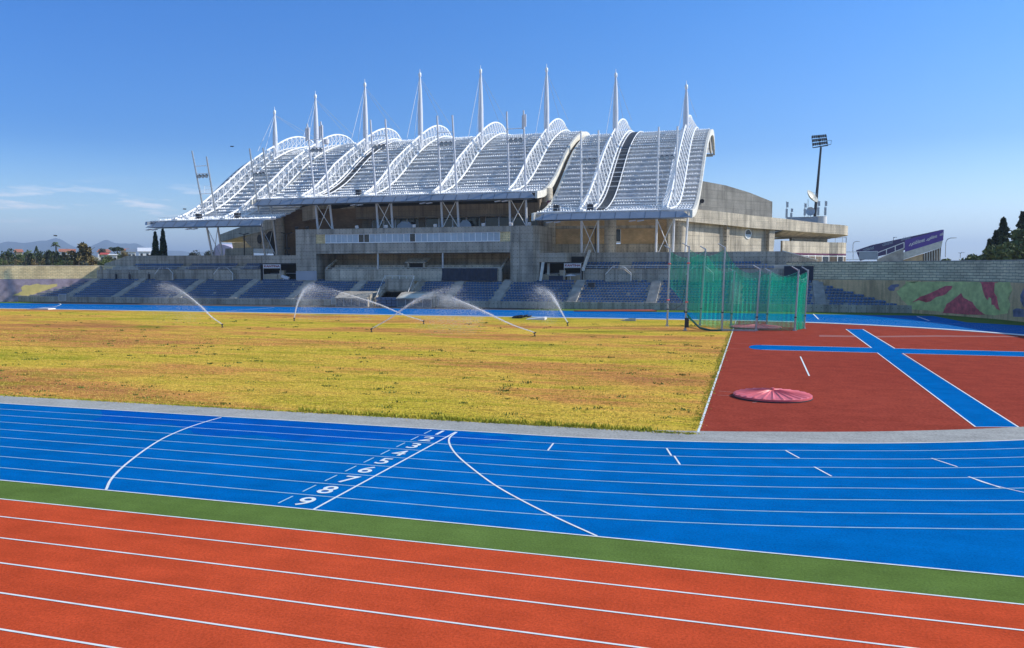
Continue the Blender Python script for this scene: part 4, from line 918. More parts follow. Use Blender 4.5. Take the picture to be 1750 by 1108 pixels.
for fi, (pa, pb_2, zb_, lab, key) in enumerate(FR):
    PF = SECT[key][2]; Ps = []
    for (b0, t0) in (pa, pb_2):
        B = aY(*b0, 107.5); T = aY(*t0, 105.2); d = (T-B)/(T.z-B.z); B2 = B+d*(zb_-B.z); Ps.append((B2, T, d))
    fr = empty('floodlight_gantry', ((Ps[0][0].x+Ps[1][0].x)/2, 107.5, zb_), lab, 'floodlight gantry', 'pole gantries carrying floodlights through the roof')
    zr = PF[1][1]-.6
    for B, T, d in Ps:
        mb = MB(); mb.tube([B, T], [.21, .15], 8); mb.build('pole', M['mast'] if key == 'mid' else (M['steel'] if key == 'left' else M['white']), fr, smooth=True)
    at = lambda k, z: Ps[k][0]+Ps[k][2]*(z-Ps[k][0].z)
    for a, b_ in ((0, 1), (1, 0)):
        mb = MB(); mb.tube([at(a, zb_+.1), at(b_, zr)], .065, 5); mb.build('cross_brace', M['white'] if key != 'left' else M['steel'], fr)
    ztop = Ps[0][1].z
    for f in (.80, .70, .44): 
        z = zr+(ztop-zr)*f; mb = MB(); mb.tube([at(0, z), at(1, z)], .07, 5); mb.build('crossbar', M['white'], fr)
    mb = MB(); z = zr+(ztop-zr)*.44
    A, B = at(0, z), at(1, z); mb.tube([A+(B-A)*.25+Vector((0,.4,0)), A+(B-A)*.25+Vector((0,.4,1.5)), A+(B-A)*.85+Vector((0,.4,1.5)), A+(B-A)*.85+Vector((0,.4,0))], .04, 4); mb.tube([A+(B-A)*.25+Vector((0,.4,.8)), A+(B-A)*.85+Vector((0,.4,.8))], .03, 4); mb.build('service_rail', M['white'], fr)
    for k in range(3):
        z = zr+(ztop-zr)*.70-.45; c_ = at(0, z)+(at(1, z)-at(0, z))*(.22+.28*k)+Vector((0,-.1,0))
        mb = MB(); mb.lathe((0,0,0), [(.12,-.35),(.25,-.25),(.36,.18),(.38,.22)], 10); q = Vector((.1,-.75,-.55)).to_track_quat('Z','Y').to_matrix()
        mb.v = [tuple(q @ Vector(v)+c_) for v in mb.v]; lp = mb.build('floodlight', M['dark'], fr)
        mb = MB(); mb.lathe((0,0,0), [(.34,.225),(.34,.24)], 10); mb.v = [tuple(q @ Vector(v)+c_) for v in mb.v]; mb.build('lens', M['win'], lp)
    if fi in (2, 5):
        for k, sgn in ((0, 1), (1, 1)):
            if fi == 5 and k == 0: continue
            T = Ps[k][1]; mb = MB(); mb.box(T.x-.18, T.y-.45, T.z-3.2, T.x+.18, T.y-.2, T.z-.9); mb.box(T.x+.25, T.y-.3, T.z-2.8, T.x+.5, T.y-.05, T.z-.7); mb.build('antenna_panel', M['signw'], fr)
        if fi == 2: mb = MB(); mb.lathe((Ps[1][1].x+1.1, 105.2, Ps[1][1].z-4.2), [(.1,0),(.5,.1),(.5,.9),(.1,1.0)], 10); mb.build('antenna_drum', M['signw'], fr)
# ================================================================== MAIN BUILDING BEHIND THE PRESS BOX
gb = empty('grandstand_building', (-48, 116, 4), 'brown and grey concrete grandstand building under the three roofs', 'building')
def pl(px, py, Y): return aY(px, py, Y)
YM = 116.0
mx0, mx1 = pl(600, 380, YM).x, pl(936, 380, YM).x
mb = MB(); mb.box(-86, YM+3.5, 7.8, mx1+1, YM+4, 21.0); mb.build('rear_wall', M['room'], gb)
mb = MB(); zb0, zb1 = pl(770, 371, 110).z, pl(770, 350, 110).z
mb.box(pl(608, 360, 110).x, 110, zb0, pl(936, 360, 110).x, 111, zb1); mb.build('upper_parapet', M['concb'], gb)
mb = MB(); mb.box(pl(608, 360, 110).x, 111, zb0+.2, pl(936, 360, 110).x, 119, zb0+.6); mb.build('upper_floor', M['concb'], gb)
mb = MB(); mb.box(-80, 112.5, 8, pl(632, 380, 112.5).x, 113, zb0+2.2); mb.build('brick_wall', M['brownb'], gb)
for a, b_ in ((620, 636), (716, 727), (821, 829), (925, 940)):
    mb = MB(); mb.box(pl(a, 380, 112.5).x, 112.3, ZT-3, pl(b_, 380, 112.5).x, 113.2, zb0+.2)
    mb.build('pier', M['concb'], gb)
for a, b_ in ((636, 716), (727, 821), (829, 925)):
    x0, x1 = pl(a, 380, 112.5).x, pl(b_, 380, 112.5).x; n = 4
    for i in range(n):
        c0, c1 = x0+(x1-x0)*i/n, x0+(x1-x0)*(i+1)/n; mb = MB(); mb.box(c0, 112.5, ZT-2, c0+.12, 112.65, zb0+.19); mb.box(c1-.12, 112.5, ZT-2, c1, 112.65, zb0+.19); mb.box(c0+.12, 112.5, zb0, c1-.12, 112.65, zb0+.15)
        w = mb.build('window', M['mast'], gb); mb = MB(); mb.box(c0+.12, 112.56, ZT-2, c1-.12, 112.6, zb0); mb.build('pane', M['glass'], w)
# folded grey parasols seen through the glass
for px, w_, lab in ((692, 36, 'grey awning in front of the glazing left of centre'), (795, 26, 'smaller grey awning in front of the glazing at centre')):
    p = pl(px, 388, 111.6); hw = w_*.045; mb = MB(); mb.prism([(p.x-hw, 111.6, ZT+.05), (p.x+hw, 111.6, ZT+.05), (p.x+hw, 111.6, ZT+1.0), (p.x+hw*.5, 111.6, ZT+1.7), (p.x-hw*.4, 111.6, ZT+1.75), (p.x-hw, 111.6, ZT+1.0)], (0, .7, 0))
    tag(mb.build('awning', M['fascia'], loc=(p.x, 111.6, ZT)), lab, 'awning')
# sweeping concrete beams left of the glazing
for (pa, Ya, hh, nm) in (([(478,394),(500,378),(530,358),(560,346)], 114, 1.6, 'sweeping_beam'), ([(486,400),(520,372),(545,363),(606,352)], 113.4, 1.5, 'sweeping_beam')):
    mb = MB(); P = [pl(x, y, Ya) for x, y in pa]; 
    for a, b_ in zip(P, P[1:]): mb.prism([a, b_, b_-Vector((0,0,hh)), a-Vector((0,0,hh))], (0, .8, 0))
    mb.build(nm, M['conc'], gb)
mb = MB(); P = [pl(x, y, 113.2) for x, y in ((484,430),(484,398),(505,383),(545,370),(608,362),(608,392),(608,432))]; mb.prism(P, (0, .5, 0)); mb.build('brick_wall', M['brownb'], gb)
# round columns
for px, yb, r_, mk_ in ((935, 112, 1.0, 'concw'), (945.5, 112.6, .45, 'concw'), (1043, 111.5, 1.05, 'concw'), (1160, 115, 1.25, 'concw'), (478, 112, .95, 'conc')):
    p = pl(px, 400, yb); mb = MB(); mb.lathe((p.x, yb, 4), [(r_, 0), (r_, {935: 16.6, 945.5: 13.2, 1043: 13.0, 1160: 14.4, 478: 13.2}[px])], 18); mb.build('column', M[mk_], gb, smooth=True)
mb = MB(); p = pl(1173.5, 400, 108.5); mb.tube([(p.x-.25, 108.5, 7.9), (p.x+.25, 108.2, 16.0)], .2, 8); mb.build('tie_column', M['white'], gb)
# ochre wall of the right wing
A = Vector((pl(905, 400, 112.5).x, 112.5)); B = Vector((pl(1176, 400, 118.5).x, 118.5)); dv_ = (B-A)
def op(px):   # point on the wing wall for a picture column
    d = ray(px, 400); t = ((A.x-CAM.x)*dv_.y-(A.y-CAM.y)*dv_.x)/(d.x*dv_.y-d.y*dv_.x); q = CAM+d*t; return (q.x, q.y)
def oz(px, py): q = op(px); d = ray(px, py); return CAM.z+d.z*((q[1]-CAM.y)/d.y)
def oseg(mb, a, b_, z0, z1, out=0.0, th_=.4):
    nn = Vector((dv_.y, -dv_.x)).normalized()*out; P = [(op(a)[0]+nn.x, op(a)[1]+nn.y), (op(b_)[0]+nn.x, op(b_)[1]+nn.y)]; mb.wall(P, z0, z1, th_)
zl0, zl1 = oz(1100, 417), oz(1100, 429); zu0, zu1 = oz(1100, 390.5), oz(1100, 385.5); zt2 = 17.2
mb = MB(); oseg(mb, 905, 1176, 7.8, zl0, .12, .6); oseg(mb, 936, 1123, zu0, zu1, .08, .4)
mb.build('concrete_bands', M['concw'], gb)
mb = MB()
for a, b_ in ((905, 1047), (1061, 1141), (1149, 1165), (1173, 1176)): oseg(mb, a, b_, zl0, zu0 if True else 0)
oseg(mb, 1047, 1061, oz(1053, 392.0), zu0); oseg(mb, 905, 1176, zu1, zt2); oseg(mb, 1141, 1149, oz(1145, 392), zu0); oseg(mb, 1165, 1173, oz(1169, 392), zu0); oseg(mb, 905, 1176, zu0+.001, zu1-.001)
mb.build('brick_wall', M['ochre'], gb)
for a, b_ in ((1047, 1061), (1141, 1149), (1165, 1173)):
    z0, z1 = oz((a+b_)/2, 415.5 if a < 1100 else 416), oz((a+b_)/2, 392.2); mb = MB(); oseg(mb, a, b_, z0-.0, z0+.28, .16, .2); oseg(mb, a, a+.8, z0+.28, z1, .06, .2); oseg(mb, b_-.8, b_, z0+.28, z1, .06, .2)
    w = mb.build('window', M['white'], gb); mb = MB(); oseg(mb, a+.8, b_-.8, z0+.28, z1, -.05, .1); mb.build('pane', M['glass'], w)
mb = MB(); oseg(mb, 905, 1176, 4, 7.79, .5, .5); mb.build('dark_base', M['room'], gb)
mb = MB(); q = op(1018); mb.tube([(q[0]-1.1, q[1]-.4, oz(1018, 391)), (q[0], q[1]-.4, oz(1018, 391)), (q[0], q[1]-.4, 7.9)], .10, 6); mb.build('drain_pipe', M['dark'], gb)
# maroon banners on the corner column
sg = empty('corner_banner', (pl(938, 430, 110.5).x, 110.5, 9), 'tall maroon banner on the corner beside the press box', 'banner'); mb = MB(); a, b_ = pl(935, 404, 110.5), pl(940.5, 430, 110.5); mb.box(a.x, 110.5, b_.z, b_.x, 110.6, a.z); mb.build('cloth', M['maroon'], sg)
mb = MB(); mb.box(a.x+.1, 110.47, (a.z+b_.z)/2-.25, b_.x-.1, 110.5, (a.z+b_.z)/2); mb.build('emblem_bar', M['signw'], sg)
mb = MB(); a, b_ = pl(921, 405, 111), pl(935, 430, 111); mb.box(a.x, 111, 7.8, b_.x, 111.6, a.z); mb.build('low_wall', M['concw'], gb)
sg = empty('round_sign', (pl(938, 350, 110).x, 110, 17), 'small maroon square sign with pale ring at the end of the brown parapet', 'sign'); a, b_ = pl(935, 343, 109.9), pl(941.5, 355, 109.9); mb = MB(); mb.box(a.x, 109.9, b_.z, b_.x, 110, a.z); mb.build('plate', M['maroon'], sg)
mb = MB(); mb.lathe((0,0,0), [(.26,0),(.26,.03)], 14); c_ = (a+b_)/2; mb.v = [(v[0]+c_.x, 109.88-v[2], v[1]+c_.z) for v in mb.v]; mb.build('disc', M['signw'], sg)
# ------------------------------------------------------------------ side galleries with round ends
def gallery(lab, path, parent_mat, side, wallpts, block=None, left=False):
    g = empty('viewing_gallery', path[-1][0][:2]+(0,) if False else (path[0][0].x, path[0][0].y, 4), lab, 'building')
    P = [(p.x, p.y) for p, z in path]; mb = MB(); mb.wall(P, [p.z-h for p, h in path], [p.z for p, h in path], .5, side); mb.build('gallery_parapet', parent_mat, g, smooth=True)
    return g, P
def dep(px, py, Y): return aY(px, py, Y)
pathR = [(dep(1150, 353, 112), 2.3), (dep(1185, 357, 115), 2.3), (dep(1240, 363, 122), 2.3), (dep(1290, 369, 128.5), 2.3), (dep(1340, 374, 134.5), 2.2), (dep(1385, 379.5, 142), 2.05), (dep(1420, 383.5, 149), 1.95)]
# rounded end
c0 = Vector((pathR[-1][0].x-2.6, pathR[-1][0].y+6.0, pathR[-1][0].z))
endp = []
for an in (-48, -30, -12, 6, 24, 45, 70, 95, 125, 155): endp.append((Vector((c0.x+6.5*math.cos(R(an)), c0.y+6.5*math.sin(R(an)), c0.z-.28*min(1, (an+66)/70))), 1.95))
pathR += endp
gr, PRt = gallery('long cream concrete gallery with rounded end deck on the right of the grandstand', pathR, M['concw'], 1, None)
zlist = [p.z for p, h in pathR]
mb = MB(); cc_ = (c0.x-16, c0.y+8)
n = len(pathR); vs = [(p.x, p.y, p.z-h+.02) for p, h in pathR]+[(pathR[0][0].x+2, 128, pathR[-1][0].z), (cc_[0], cc_[1], zlist[-1]-1.9)]
for i in range(n-1): a, b_ = vs[i], vs[i+1]; mb._add([a, b_, (cc_[0], cc_[1]+0.0, a[2]-.6)], [(0,1,2)])
mb.build('deck_underside', M['concw'], gr, fix=False)
# middle deck, core and lower ring
def inset(P, d, z):
    out = []
    for i in range(len(P)):
        a, b_ = Vector(P[max(i-1, 0)]), Vector(P[min(i+1, len(P)-1)]); t = (b_-a).normalized(); out.append((P[i][0]-t.y*d, P[i][1]+t.x*d))
    return out
mid_ = inset(PRt[4:], .25, 0); core = inset(PRt[5:], 4.0, 0); zc = c0.z
mb = MB(); mb.wall(mid_, zc-6.0, zc-3.7, .4, 1); mb.build('middle_parapet', M['concw'], gr)
mb = MB(); mb.wall(mid_, zc-6.35, zc-6.01, .6, 1); mb.build('dark_ring', M['maroon'], gr)
mb = MB(); mb.poly([(x, y, zc-3.9) for x, y in mid_]); mb.poly([(x, y, zc-5.9) for x, y in mid_]); mb.build('middle_floor', M['concw'], gr, fix=False)
mb = MB(); mb.wall(core, zc-12, zc-1.4, .5, 1); mb.build('core_wall', M['concw'], gr)
for i in range(len(mid_)-1):
    a, b_ = Vector(mid_[i]), Vector(mid_[i+1]); L = (b_-a).length; m_ = max(1, int(L/2.2))
    for j in range(m_):
        p, q = a+(b_-a)*j/m_, a+(b_-a)*(j+1)/m_; mb = MB(); t = (q-p).normalized()*.09
        mb.wall([p, p+t], zc-9.2, zc-6.36, .12); mb.wall([q-t, q], zc-9.2, zc-6.36, .12); mb.wall([p+t, q-t], zc-8.9, zc-8.75, .1); mb.wall([p+t, q-t], zc-6.6, zc-6.45, .1)
        w = mb.build('glazed_bay', M['white'], gr)
        mb = MB(); mb.wall([p+t, q-t], zc-8.75, zc-6.6, .05); mb.build('pane', M['concb'] if (i+j) % 3 else M['glass'], w)
mb = MB(); A_ = PRt[4:]; B_ = core_top = inset(PRt[4:], 4.2, 0); nn_ = len(A_); hb = [p.z-h+.03 for p, h in pathR[4:]]
mb._add([(x, y, z) for (x, y), z in zip(A_, hb)]+[(x, y, zc-2.9) for x, y in B_]+[((a[0]+b_[0])/2, (a[1]+b_[1])/2, zc-2.55) for a, b_ in zip(A_, B_)], [f for i in range(nn_-1) for f in ((i, i+1, i+1+2*nn_, i+2*nn_), (i+2*nn_, i+1+2*nn_, i+1+nn_, i+nn_))])
mb.build('curved_soffit', M['concw'], gr, smooth=True, fix=False)
# rails on the middle deck
mb = MB()
Z_ = zc-3.7
for i in range(5, len(mid_)-1): mb.tube([(*mid_[i], Z_+1.2), (*mid_[i+1], Z_+1.2)], .05, 4); mb.tube([(*mid_[i], Z_), (*mid_[i], Z_+1.2)], .05, 4)
mb.build('deck_rail', M['steel'], gr)
# wall below the gallery with round window and slanted pier
wp = inset([(p.x, p.y) for p, h in pathR[:5]], 1.2, 0); w0, w1 = Vector(wp[0]), Vector(wp[4])
wq = [Vector(wp[1]), Vector(wp[1]).lerp(Vector(wp[3]), .5), Vector(wp[3])]
def seg_pt(Ls, px):
    d = ray(px, 400)
    for (a, b_) in zip(Ls, Ls[1:]):
        e = Vector(b_)-Vector(a); den = d.x*e.y-d.y*e.x; t = ((a[0]-CAM.x)*e.y-(a[1]-CAM.y)*e.x)/den; s_ = ((a[0]-CAM.x)*d.y-(a[1]-CAM.y)*d.x)/den
        if -.001 <= s_ <= 1.001: q = CAM+d*t; return (q.x, q.y), e.normalized()
    return None, None
q1, e1_ = seg_pt(wp, 1318)
line = [wp[0], wp[1], wp[2], wp[3], q1 if q1 else wp[4]]
mb = MB(); mb.wall(line, 4, [z-1.9 for z in zlist[:5]], .5, 1); mb.build('gallery_wall', M['concw'], gr)
qq, ee = seg_pt(line, 1278)
if qq:
    zc_ = CAM.z+ray(1278, 400).z*((qq[1]-CAM.y)/ray(1278, 400).y); nn = Vector((ee.y, -ee.x, 0)); e3 = Vector((ee.x, ee.y, 0)); C0 = Vector((qq[0], qq[1], zc_))
    ring = []; r0_, r1_ = .95, .78
    mb = MB(); N = 24
    for k in range(N):
        a, b_ = 2*math.pi*k/N, 2*math.pi*(k+1)/N
        f = lambda an, r, o: C0+e3*(r*math.cos(an))+Vector((0,0,1))*(r*math.sin(an))+nn*o
        mb._add([f(a, r0_, .12), f(b_, r0_, .12), f(b_, r1_, .12), f(a, r1_, .12), f(a, r0_, -.0), f(b_, r0_, 0)], [(0,1,2,3), (0,4,5,1)])
    w = mb.build('round_window', M['white'], gr, fix=False)
    mb = MB(); mb.poly([C0+e3*(r1_*math.cos(2*math.pi*k/N))+Vector((0,0,1))*(r1_*math.sin(2*math.pi*k/N))+nn*.06 for k in range(N)]); mb.build('pane', M['glass'], w)
    mb = MB(); mb.poly([C0+e3*(r1_*.97*math.cos(R(a)))+Vector((0,0,1))*(r1_*.97*math.sin(R(a)))+nn*.08 for a in range(185, 356, 10)]); mb.build('lower_pane', M['win'], w)
for pxa in (1239, 1312):
    qa, ea = seg_pt(line, pxa)
    if qa:
        nn = Vector((ea.y, -ea.x)); zt3 = 16
        mb = MB(); mb.prism([(qa[0]-ea.x*.35, qa[1]-ea.y*.35, 4), (qa[0]+ea.x*.35, qa[1]+ea.y*.35, 4), (qa[0]+ea.x*(.35 if pxa < 1300 else 1.3), qa[1]+ea.y*(.35 if pxa < 1300 else 1.3), 13.6), (qa[0]-ea.x*.35, qa[1]-ea.y*.35, 13.6 if pxa > 1300 else 14.2)], (nn.x*.7, nn.y*.7, 0)); mb.build('pier', M['concw'], gr)
for x_, y_, z_, lab in ((1310, 428, 8, 'small dark floodlight at the foot of the slanted pier'),):
    p = aY(x_, y_, 118); mb = MB(); mb.obox((0,0,.4), (.35,0,0), (0,.2,.05), (0,-.08,.3)); mb.tube([(0,.1,-.4),(0,.1,.3)], .05, 5); o = mb.build('wall_floodlight', M['dark']); o.location = (p.x, 118, 8.2); tag(o, lab, 'lamp')
mb = MB(); yq = [109+2*i for i in range(22)]
mb.prism([(-25.6, y, cr(PM, y)-.5) for y in yq]+[(-25.6, 151, 9), (-25.6, 109, 9)], (.35, 0, 0)); mb.build('added_gap_shade_panel', M['concb'], gb)  # panel added in the roof gap, dark brown for the shaded interior
# big concrete block above the gallery
b0 = inset([(p.x, p.y) for p, h in pathR[:6]], 3.5, 0)
mb = MB(); blk = [(1160, 306), (1197, 309), (1240, 317), (1280, 329), (1320, 345)]
bl_pts = []
Ya, Yb_ = 118.0, 141.0
bp_ = [aY(px, py, Ya+(px-1160)/160*(Yb_-Ya)) for px, py in blk]
mb.wall([(p.x, p.y) for p in bp_], 10, [p.z for p in bp_], .6, 1); mb.wall([(bp_[-1].x-.6, bp_[-1].y+.25), (bp_[-1].x-6, bp_[-1].y+12)], 10, [bp_[-1].z, bp_[-1].z], .5, 1); mb.build('upper_block', concrete('weathered_block', (.25, .24, .21), (3.0, 1.6)), gr)
p = aY(1200, 344, Ya+40/160*(Yb_-Ya)-.2); mb = MB(); mb.lathe((0,0,0), [(.4,0),(.4,.25)], 14); mb.v = [(v[0]+p.x, p.y-v[2], v[1]+p.z) for v in mb.v]; mb.build('vent', M['dark'], gr)
# roof hut and equipment
hut = aY(1368, 380, 150); zh = aY(1368, 371, 150).z
mb = MB(); a, b_ = aY(1345, 380, 150).x, aY(1408, 380, 150).x
mb.box(a, 150, zc-1.6, aY(1397, 380, 150).x, 153, zh); mb.build('roof_hut', M['fascia'], gr)
mb = MB(); mb.lathe((aY(1402, 380, 150).x, 151.4, zc-1.6), [(1.35, 0), (1.35, zh-zc+1.7)], 16); mb.build('roof_tank', M['wallw'], gr, smooth=True)
def equip(px, pyb, pyt, kind, lab, nm, Y=149):
    B, T = aY(px, pyb, Y), aY(px, pyt, Y); e = empty(nm, B, lab, {'antenna': 'antenna', 'mast_antenna': 'antenna'}.get(nm, 'antenna'))
    mb = MB(); mb.tube([B, T], .06, 5); mb.build('pole', M['steel'], e); return e, B, T
for px, pb_, pt_, lab in ((1344, 376, 344, 'leftmost cell antenna on the round deck roof'), (1352, 376, 356, 'short cell antenna beside the leftmost one on the deck roof'), (1375, 371, 347, 'grey cell antenna left of the large dish'), (1398, 371, 343, 'cell antenna just right of the floodlight tower'), (1410, 371, 343, 'rightmost cell antenna on the deck roof')):
    e, B, T = equip(px, pb_, pt_, 0, lab, 'cell_antenna'); h = T.z-B.z
    for f0, f1, dx in ((.1, .58, 0.0), (.66, .95, .12)):
        mb = MB(); mb.box(B.x-.22+dx, 148.6, B.z+h*f0, B.x+.22+dx, 148.9, B.z+h*f1); mb.build('panel', M['steel'], e)
e, B, T = equip(1381, 371, 341, 0, 'large tilted satellite dish on a pole on the deck roof', 'satellite_dish'); 
mb = MB(); mb.lathe((0,0,0), [(.05, 0), (.8, .12), (1.5, .42), (1.95, .75), (1.95, .80), (1.5, .50), (.8, .2), (.05, .08)], 24); q = Vector((.85, -.45, .70)).to_track_quat('Z', 'Y').to_matrix()*.82; D = aY(1385, 339, 149)
mb.v = [tuple(q @ Vector(v)+D) for v in mb.v]; mb.build('dish', M['cream'], e, smooth=True); mb = MB(); tip = q @ Vector((0,0,1.9))+D
for a in (0, 120, 240): mb.tube([tuple(q @ Vector((1.9*math.cos(R(a)), 1.9*math.sin(R(a)), .75))+D), tuple(tip)], .03, 4)
mb.build('feed_arm', M['steel'], e)
e, B, T = equip(1385, 371, 362, 0, 'small round dish below the large tilted dish', 'satellite_dish'); mb = MB(); mb.lathe((0,0,0), [(.05,0),(.6,.08),(.9,.25),(.9,.3),(.05,.1)], 18); q = Vector((-.1,-1,.15)).to_track_quat('Z','Y').to_matrix(); mb.v = [tuple(q @ Vector(v)+T) for v in mb.v]; mb.build('dish', M['steel'], e, smooth=True)
# stadium floodlight tower behind the deck
ft = empty('floodlight_tower', (aY(1392, 371, 165).x, 165, 4), 'tall thin floodlight tower rising behind the round deck', 'floodlight')
B, T = aY(1392.5, 371, 165), aY(1403, 252, 165); d = (T-B)/(T.z-B.z); mb = MB(); mb.tube([B+d*(4-B.z), T], [.48, .22], 10); mb.build('pole', M['dark'], ft, smooth=True)
F = [aY(1387, 233, 165), aY(1412, 231, 165), aY(1415, 249, 165), aY(1389, 253, 165)]
for r in range(3):
    a, b_ = F[0].lerp(F[3], (r+.25)/3.1), F[1].lerp(F[2], (r+.25)/3.1); mb = MB(); mb.tube([a, b_], .07, 4); mb.tube([F[0].lerp(F[3], (r+.95)/3.0), F[1].lerp(F[2], (r+.95)/3.0)], .06, 4); mb.build('crossbar', M['dark'], ft)
    for k in range(8):
        c_ = a.lerp(b_, (k+.5)/8); mb = MB(); mb.obox(c_+Vector((0,-.25,0)), (.15,0,0), (0,.2,.08), (0,-.1,.27)); mb.build('lamp_head', M['dark'], ft)
mb = MB()
for k in range(3): mb.tube([F[0].lerp(F[1], k/2), F[3].lerp(F[2], k/2)], .06, 4)
mb.tube([F[3], F[2]], .10, 4); mb.tube([F[3]+Vector((0,-.5,0)), aY(1420, 247, 164.5)], .08, 4); mb.tube([aY(1421, 240, 164.5), aY(1420, 247, 164.5)], .05, 4); mb.tube([aY(1414, 241, 164.5), aY(1421, 240, 164.5)], .05, 4); mb.build('lamp_frame', M['dark'], ft)
# ------------------------------------------------------------------ left gallery
YLs = [(376, 401, 150, 2.0), (400, 392, 141, 2.2), (430, 382, 131, 2.4), (455, 374, 124, 2.5), (480, 366, 118, 2.6), (510, 356, 113, 2.7), (540, 349, 110.5, 2.8)]
M['concl'] = concrete('concrete_left', (.48, .42, .33), sg=-1.0)
gl = empty('viewing_gallery', (-100, 140, 4), 'shaded concrete gallery sweeping down to a pointed tip on the left of the grandstand', 'building')
PLt = [aY(a, b_, c_) for a, b_, c_, h in YLs]; hs_ = [h for *_, h in YLs]
mb = MB(); pp = [(p.x, p.y) for p in PLt]; mb.wall(pp, [p.z-h for p, h in zip(PLt, hs_)], [p.z for p in PLt], .5, 1); e_ = PLt[0]; mb.wall([(e_.x-.1, e_.y+.1), (e_.x+.6, e_.y+5), (e_.x+6, e_.y+9), (e_.x+14, e_.y+8)], e_.z-2.0, e_.z-.01, .5, -1); mb.build('gallery_parapet', M['concl'], gl)
mb = MB()
for i in range(len(PLt)-1): a, b_ = PLt[i], PLt[i+1]; mb._add([(a.x, a.y, a.z-hs_[i]+.03), (b_.x, b_.y, b_.z-hs_[i+1]+.03), (b_.x+6, b_.y+8, b_.z-hs_[i+1]+.03), (a.x+9, a.y+9, a.z-hs_[i]+.03)], [(0,1,2,3)])
mb.build('deck_underside', M['concw'], gl, fix=False)
P = [aY(x, y, 137) for x, y in ((412, 392), (452, 388), (468, 430), (448, 430), (428, 408))]; mb = MB(); mb.prism([aY(*q, 122) for q in ((414, 407), (440, 398), (500, 384), (500, 432), (432, 432), (432, 425))], (0, .6, 0)); mb.build('splayed_wall', M['conc'], gl)
mb = MB(); a = aY(443.5, 409, 121.8); mb.lathe((0,0,0), [(.75,0),(.75,.1)], 18); mb.v = [(v[0]*.75+a.x, a.y-v[2], v[1]*1.3+a.z) for v in mb.v]; mb.build('round_opening', M['dark'], gl)
mb = MB(); mb.prism([aY(*q, 121.7) for q in ((459, 384+12), (476, 392), (480, 432), (470, 432), (452, 405))], (0, .08, 0)); mb.build('dark_opening', M['room'], gl)
mb = MB(); mb.prism([aY(*q, 160) for q in ((396, 414), (440, 406), (440, 424), (398, 425))], (0, .5, 0)); mb.build('rear_brick_wall', M['ochre'], gl)
mb = MB(); mb.prism([aY(*q, 121) for q in ((385, 425), (432, 423), (432, 437), (384, 437))], (0, .3, 0)); mb.build('low_parapet', M['conc'], gl)
mb = MB(); mb.prism([aY(*q, 120) for q in ((433, 425), (470, 426), (470, 434), (433, 433))], (0, .1, 0)); mb.build('panel_rail', M['steel'], gl)
# double headed lamp posts
for px, py, lab, yb in ((417, 400, 'black double headed lamp post in front of the left gallery', 116), (490, 399, 'black double headed lamp post beside the left of the press box', 110)):
    T = aY(px, py, yb); lp = empty('lamp_post', (T.x, yb, 7.9), lab, 'street lamp'); mb = MB(); mb.tube([(T.x, yb, 7.9), (T.x, yb, T.z-.2)], .12, 6); mb.build('post', M['dark'], lp)
    for s_ in (-1, 1): mb = MB(); mb.obox((T.x+s_*.55, yb, T.z), (.6, 0, s_*.14), (0, .22, 0), (0, 0, .06)); mb.build('lamp_head', M['dark'], lp)
    if px > 450: mb = MB(); mb.obox((T.x, yb, T.z-2.9), (.45,0,0), (0,.3,0), (0,0,.15)); mb.obox((T.x, yb, T.z-4.4), (.4,0,0), (0,.3,0), (0,0,.4)); mb.build('loudspeaker', M['dark'], lp)
# small purple and white tent roof seen at far left under the gallery
mb = MB(); P = [aY(*q, 175) for q in ((363, 437), (366, 424), (374, 417), (384, 419), (396, 423), (396, 430), (380, 437))]; mb.prism(P, (0, 6, 0))
o = mb.build('tent_roof', simple('white_purple_canopy', (.62, .56, .70), .6, .25, .2), loc=(P[0].x, 175, P[0].z)); tag(o, 'white and purple curved canopy far behind the left gallery', 'canopy')
# ================================================================== BANNER STAND ON THE RIGHT
YS = 205.0
bs = empty('banner_stand', (aY(1540, 440, YS).x, YS, 4.7), 'distant sloping stand with purple banners beyond the right wall', 'stand')
def pan(pts, Y, mat, nm, th_=.5):
    mb = MB(); mb.prism([aY(x, y, Y) for x, y in pts], (0, th_, 0)); return mb.build(nm, mat, bs)
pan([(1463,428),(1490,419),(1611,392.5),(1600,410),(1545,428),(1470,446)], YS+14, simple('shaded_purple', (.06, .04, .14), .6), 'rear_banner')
b1 = pan([(1547,411),(1613,392.6),(1612,411),(1547,431)], YS, M['purple'], 'front_banner')
pan([(1544.5,431.5),(1611,411.5),(1609,423),(1544.5,443.5)], YS, M['whited'], 'pale_parapet')
pan([(1544.5,444),(1577,434),(1577,449),(1544.5,449)], YS+.2, M['ochre'], 'sunlit_panel'); pan([(1577.5,434),(1608.5,423.5),(1607,449),(1577.5,449)], YS+.6, M['concb'], 'undercroft')
pan([(1500,443),(1544,424),(1544,449),(1498,449)], YS-1, M['step'], 'ramp_wall')
mb = MB()
for i in range(7):
    x = 1580+i*4.3; a = aY(x, 433-(x-1577)*.33+1, YS-.1); b_ = aY(x, 448, YS-.1); mb.tube([a, b_], .12, 4)
mb.build('upright', M['whited'], bs)
mb = MB()
def rail(pts, h_, Y=YS-1.5):
    for (xa, ya), (xb, yb) in zip(pts, pts[1:]):
        mb.tube([aY(xa, ya, Y), aY(xb, yb, Y)], .13, 4); mb.tube([aY(xa, ya+h_, Y), aY(xb, yb+h_, Y)], .10, 4)
        n = max(1, int((xb-xa)/13))
        for k in range(n+1): t = k/n; x = xa+(xb-xa)*t; y = ya+(yb-ya)*t; mb.tube([aY(x, y, Y), aY(x, y+h_, Y)], .12, 4)
rail([(1500,432),(1545,414.5)], 9.5); rail([(1444,431),(1500,430)], 13); mb.build('white_railing', M['white'], bs)
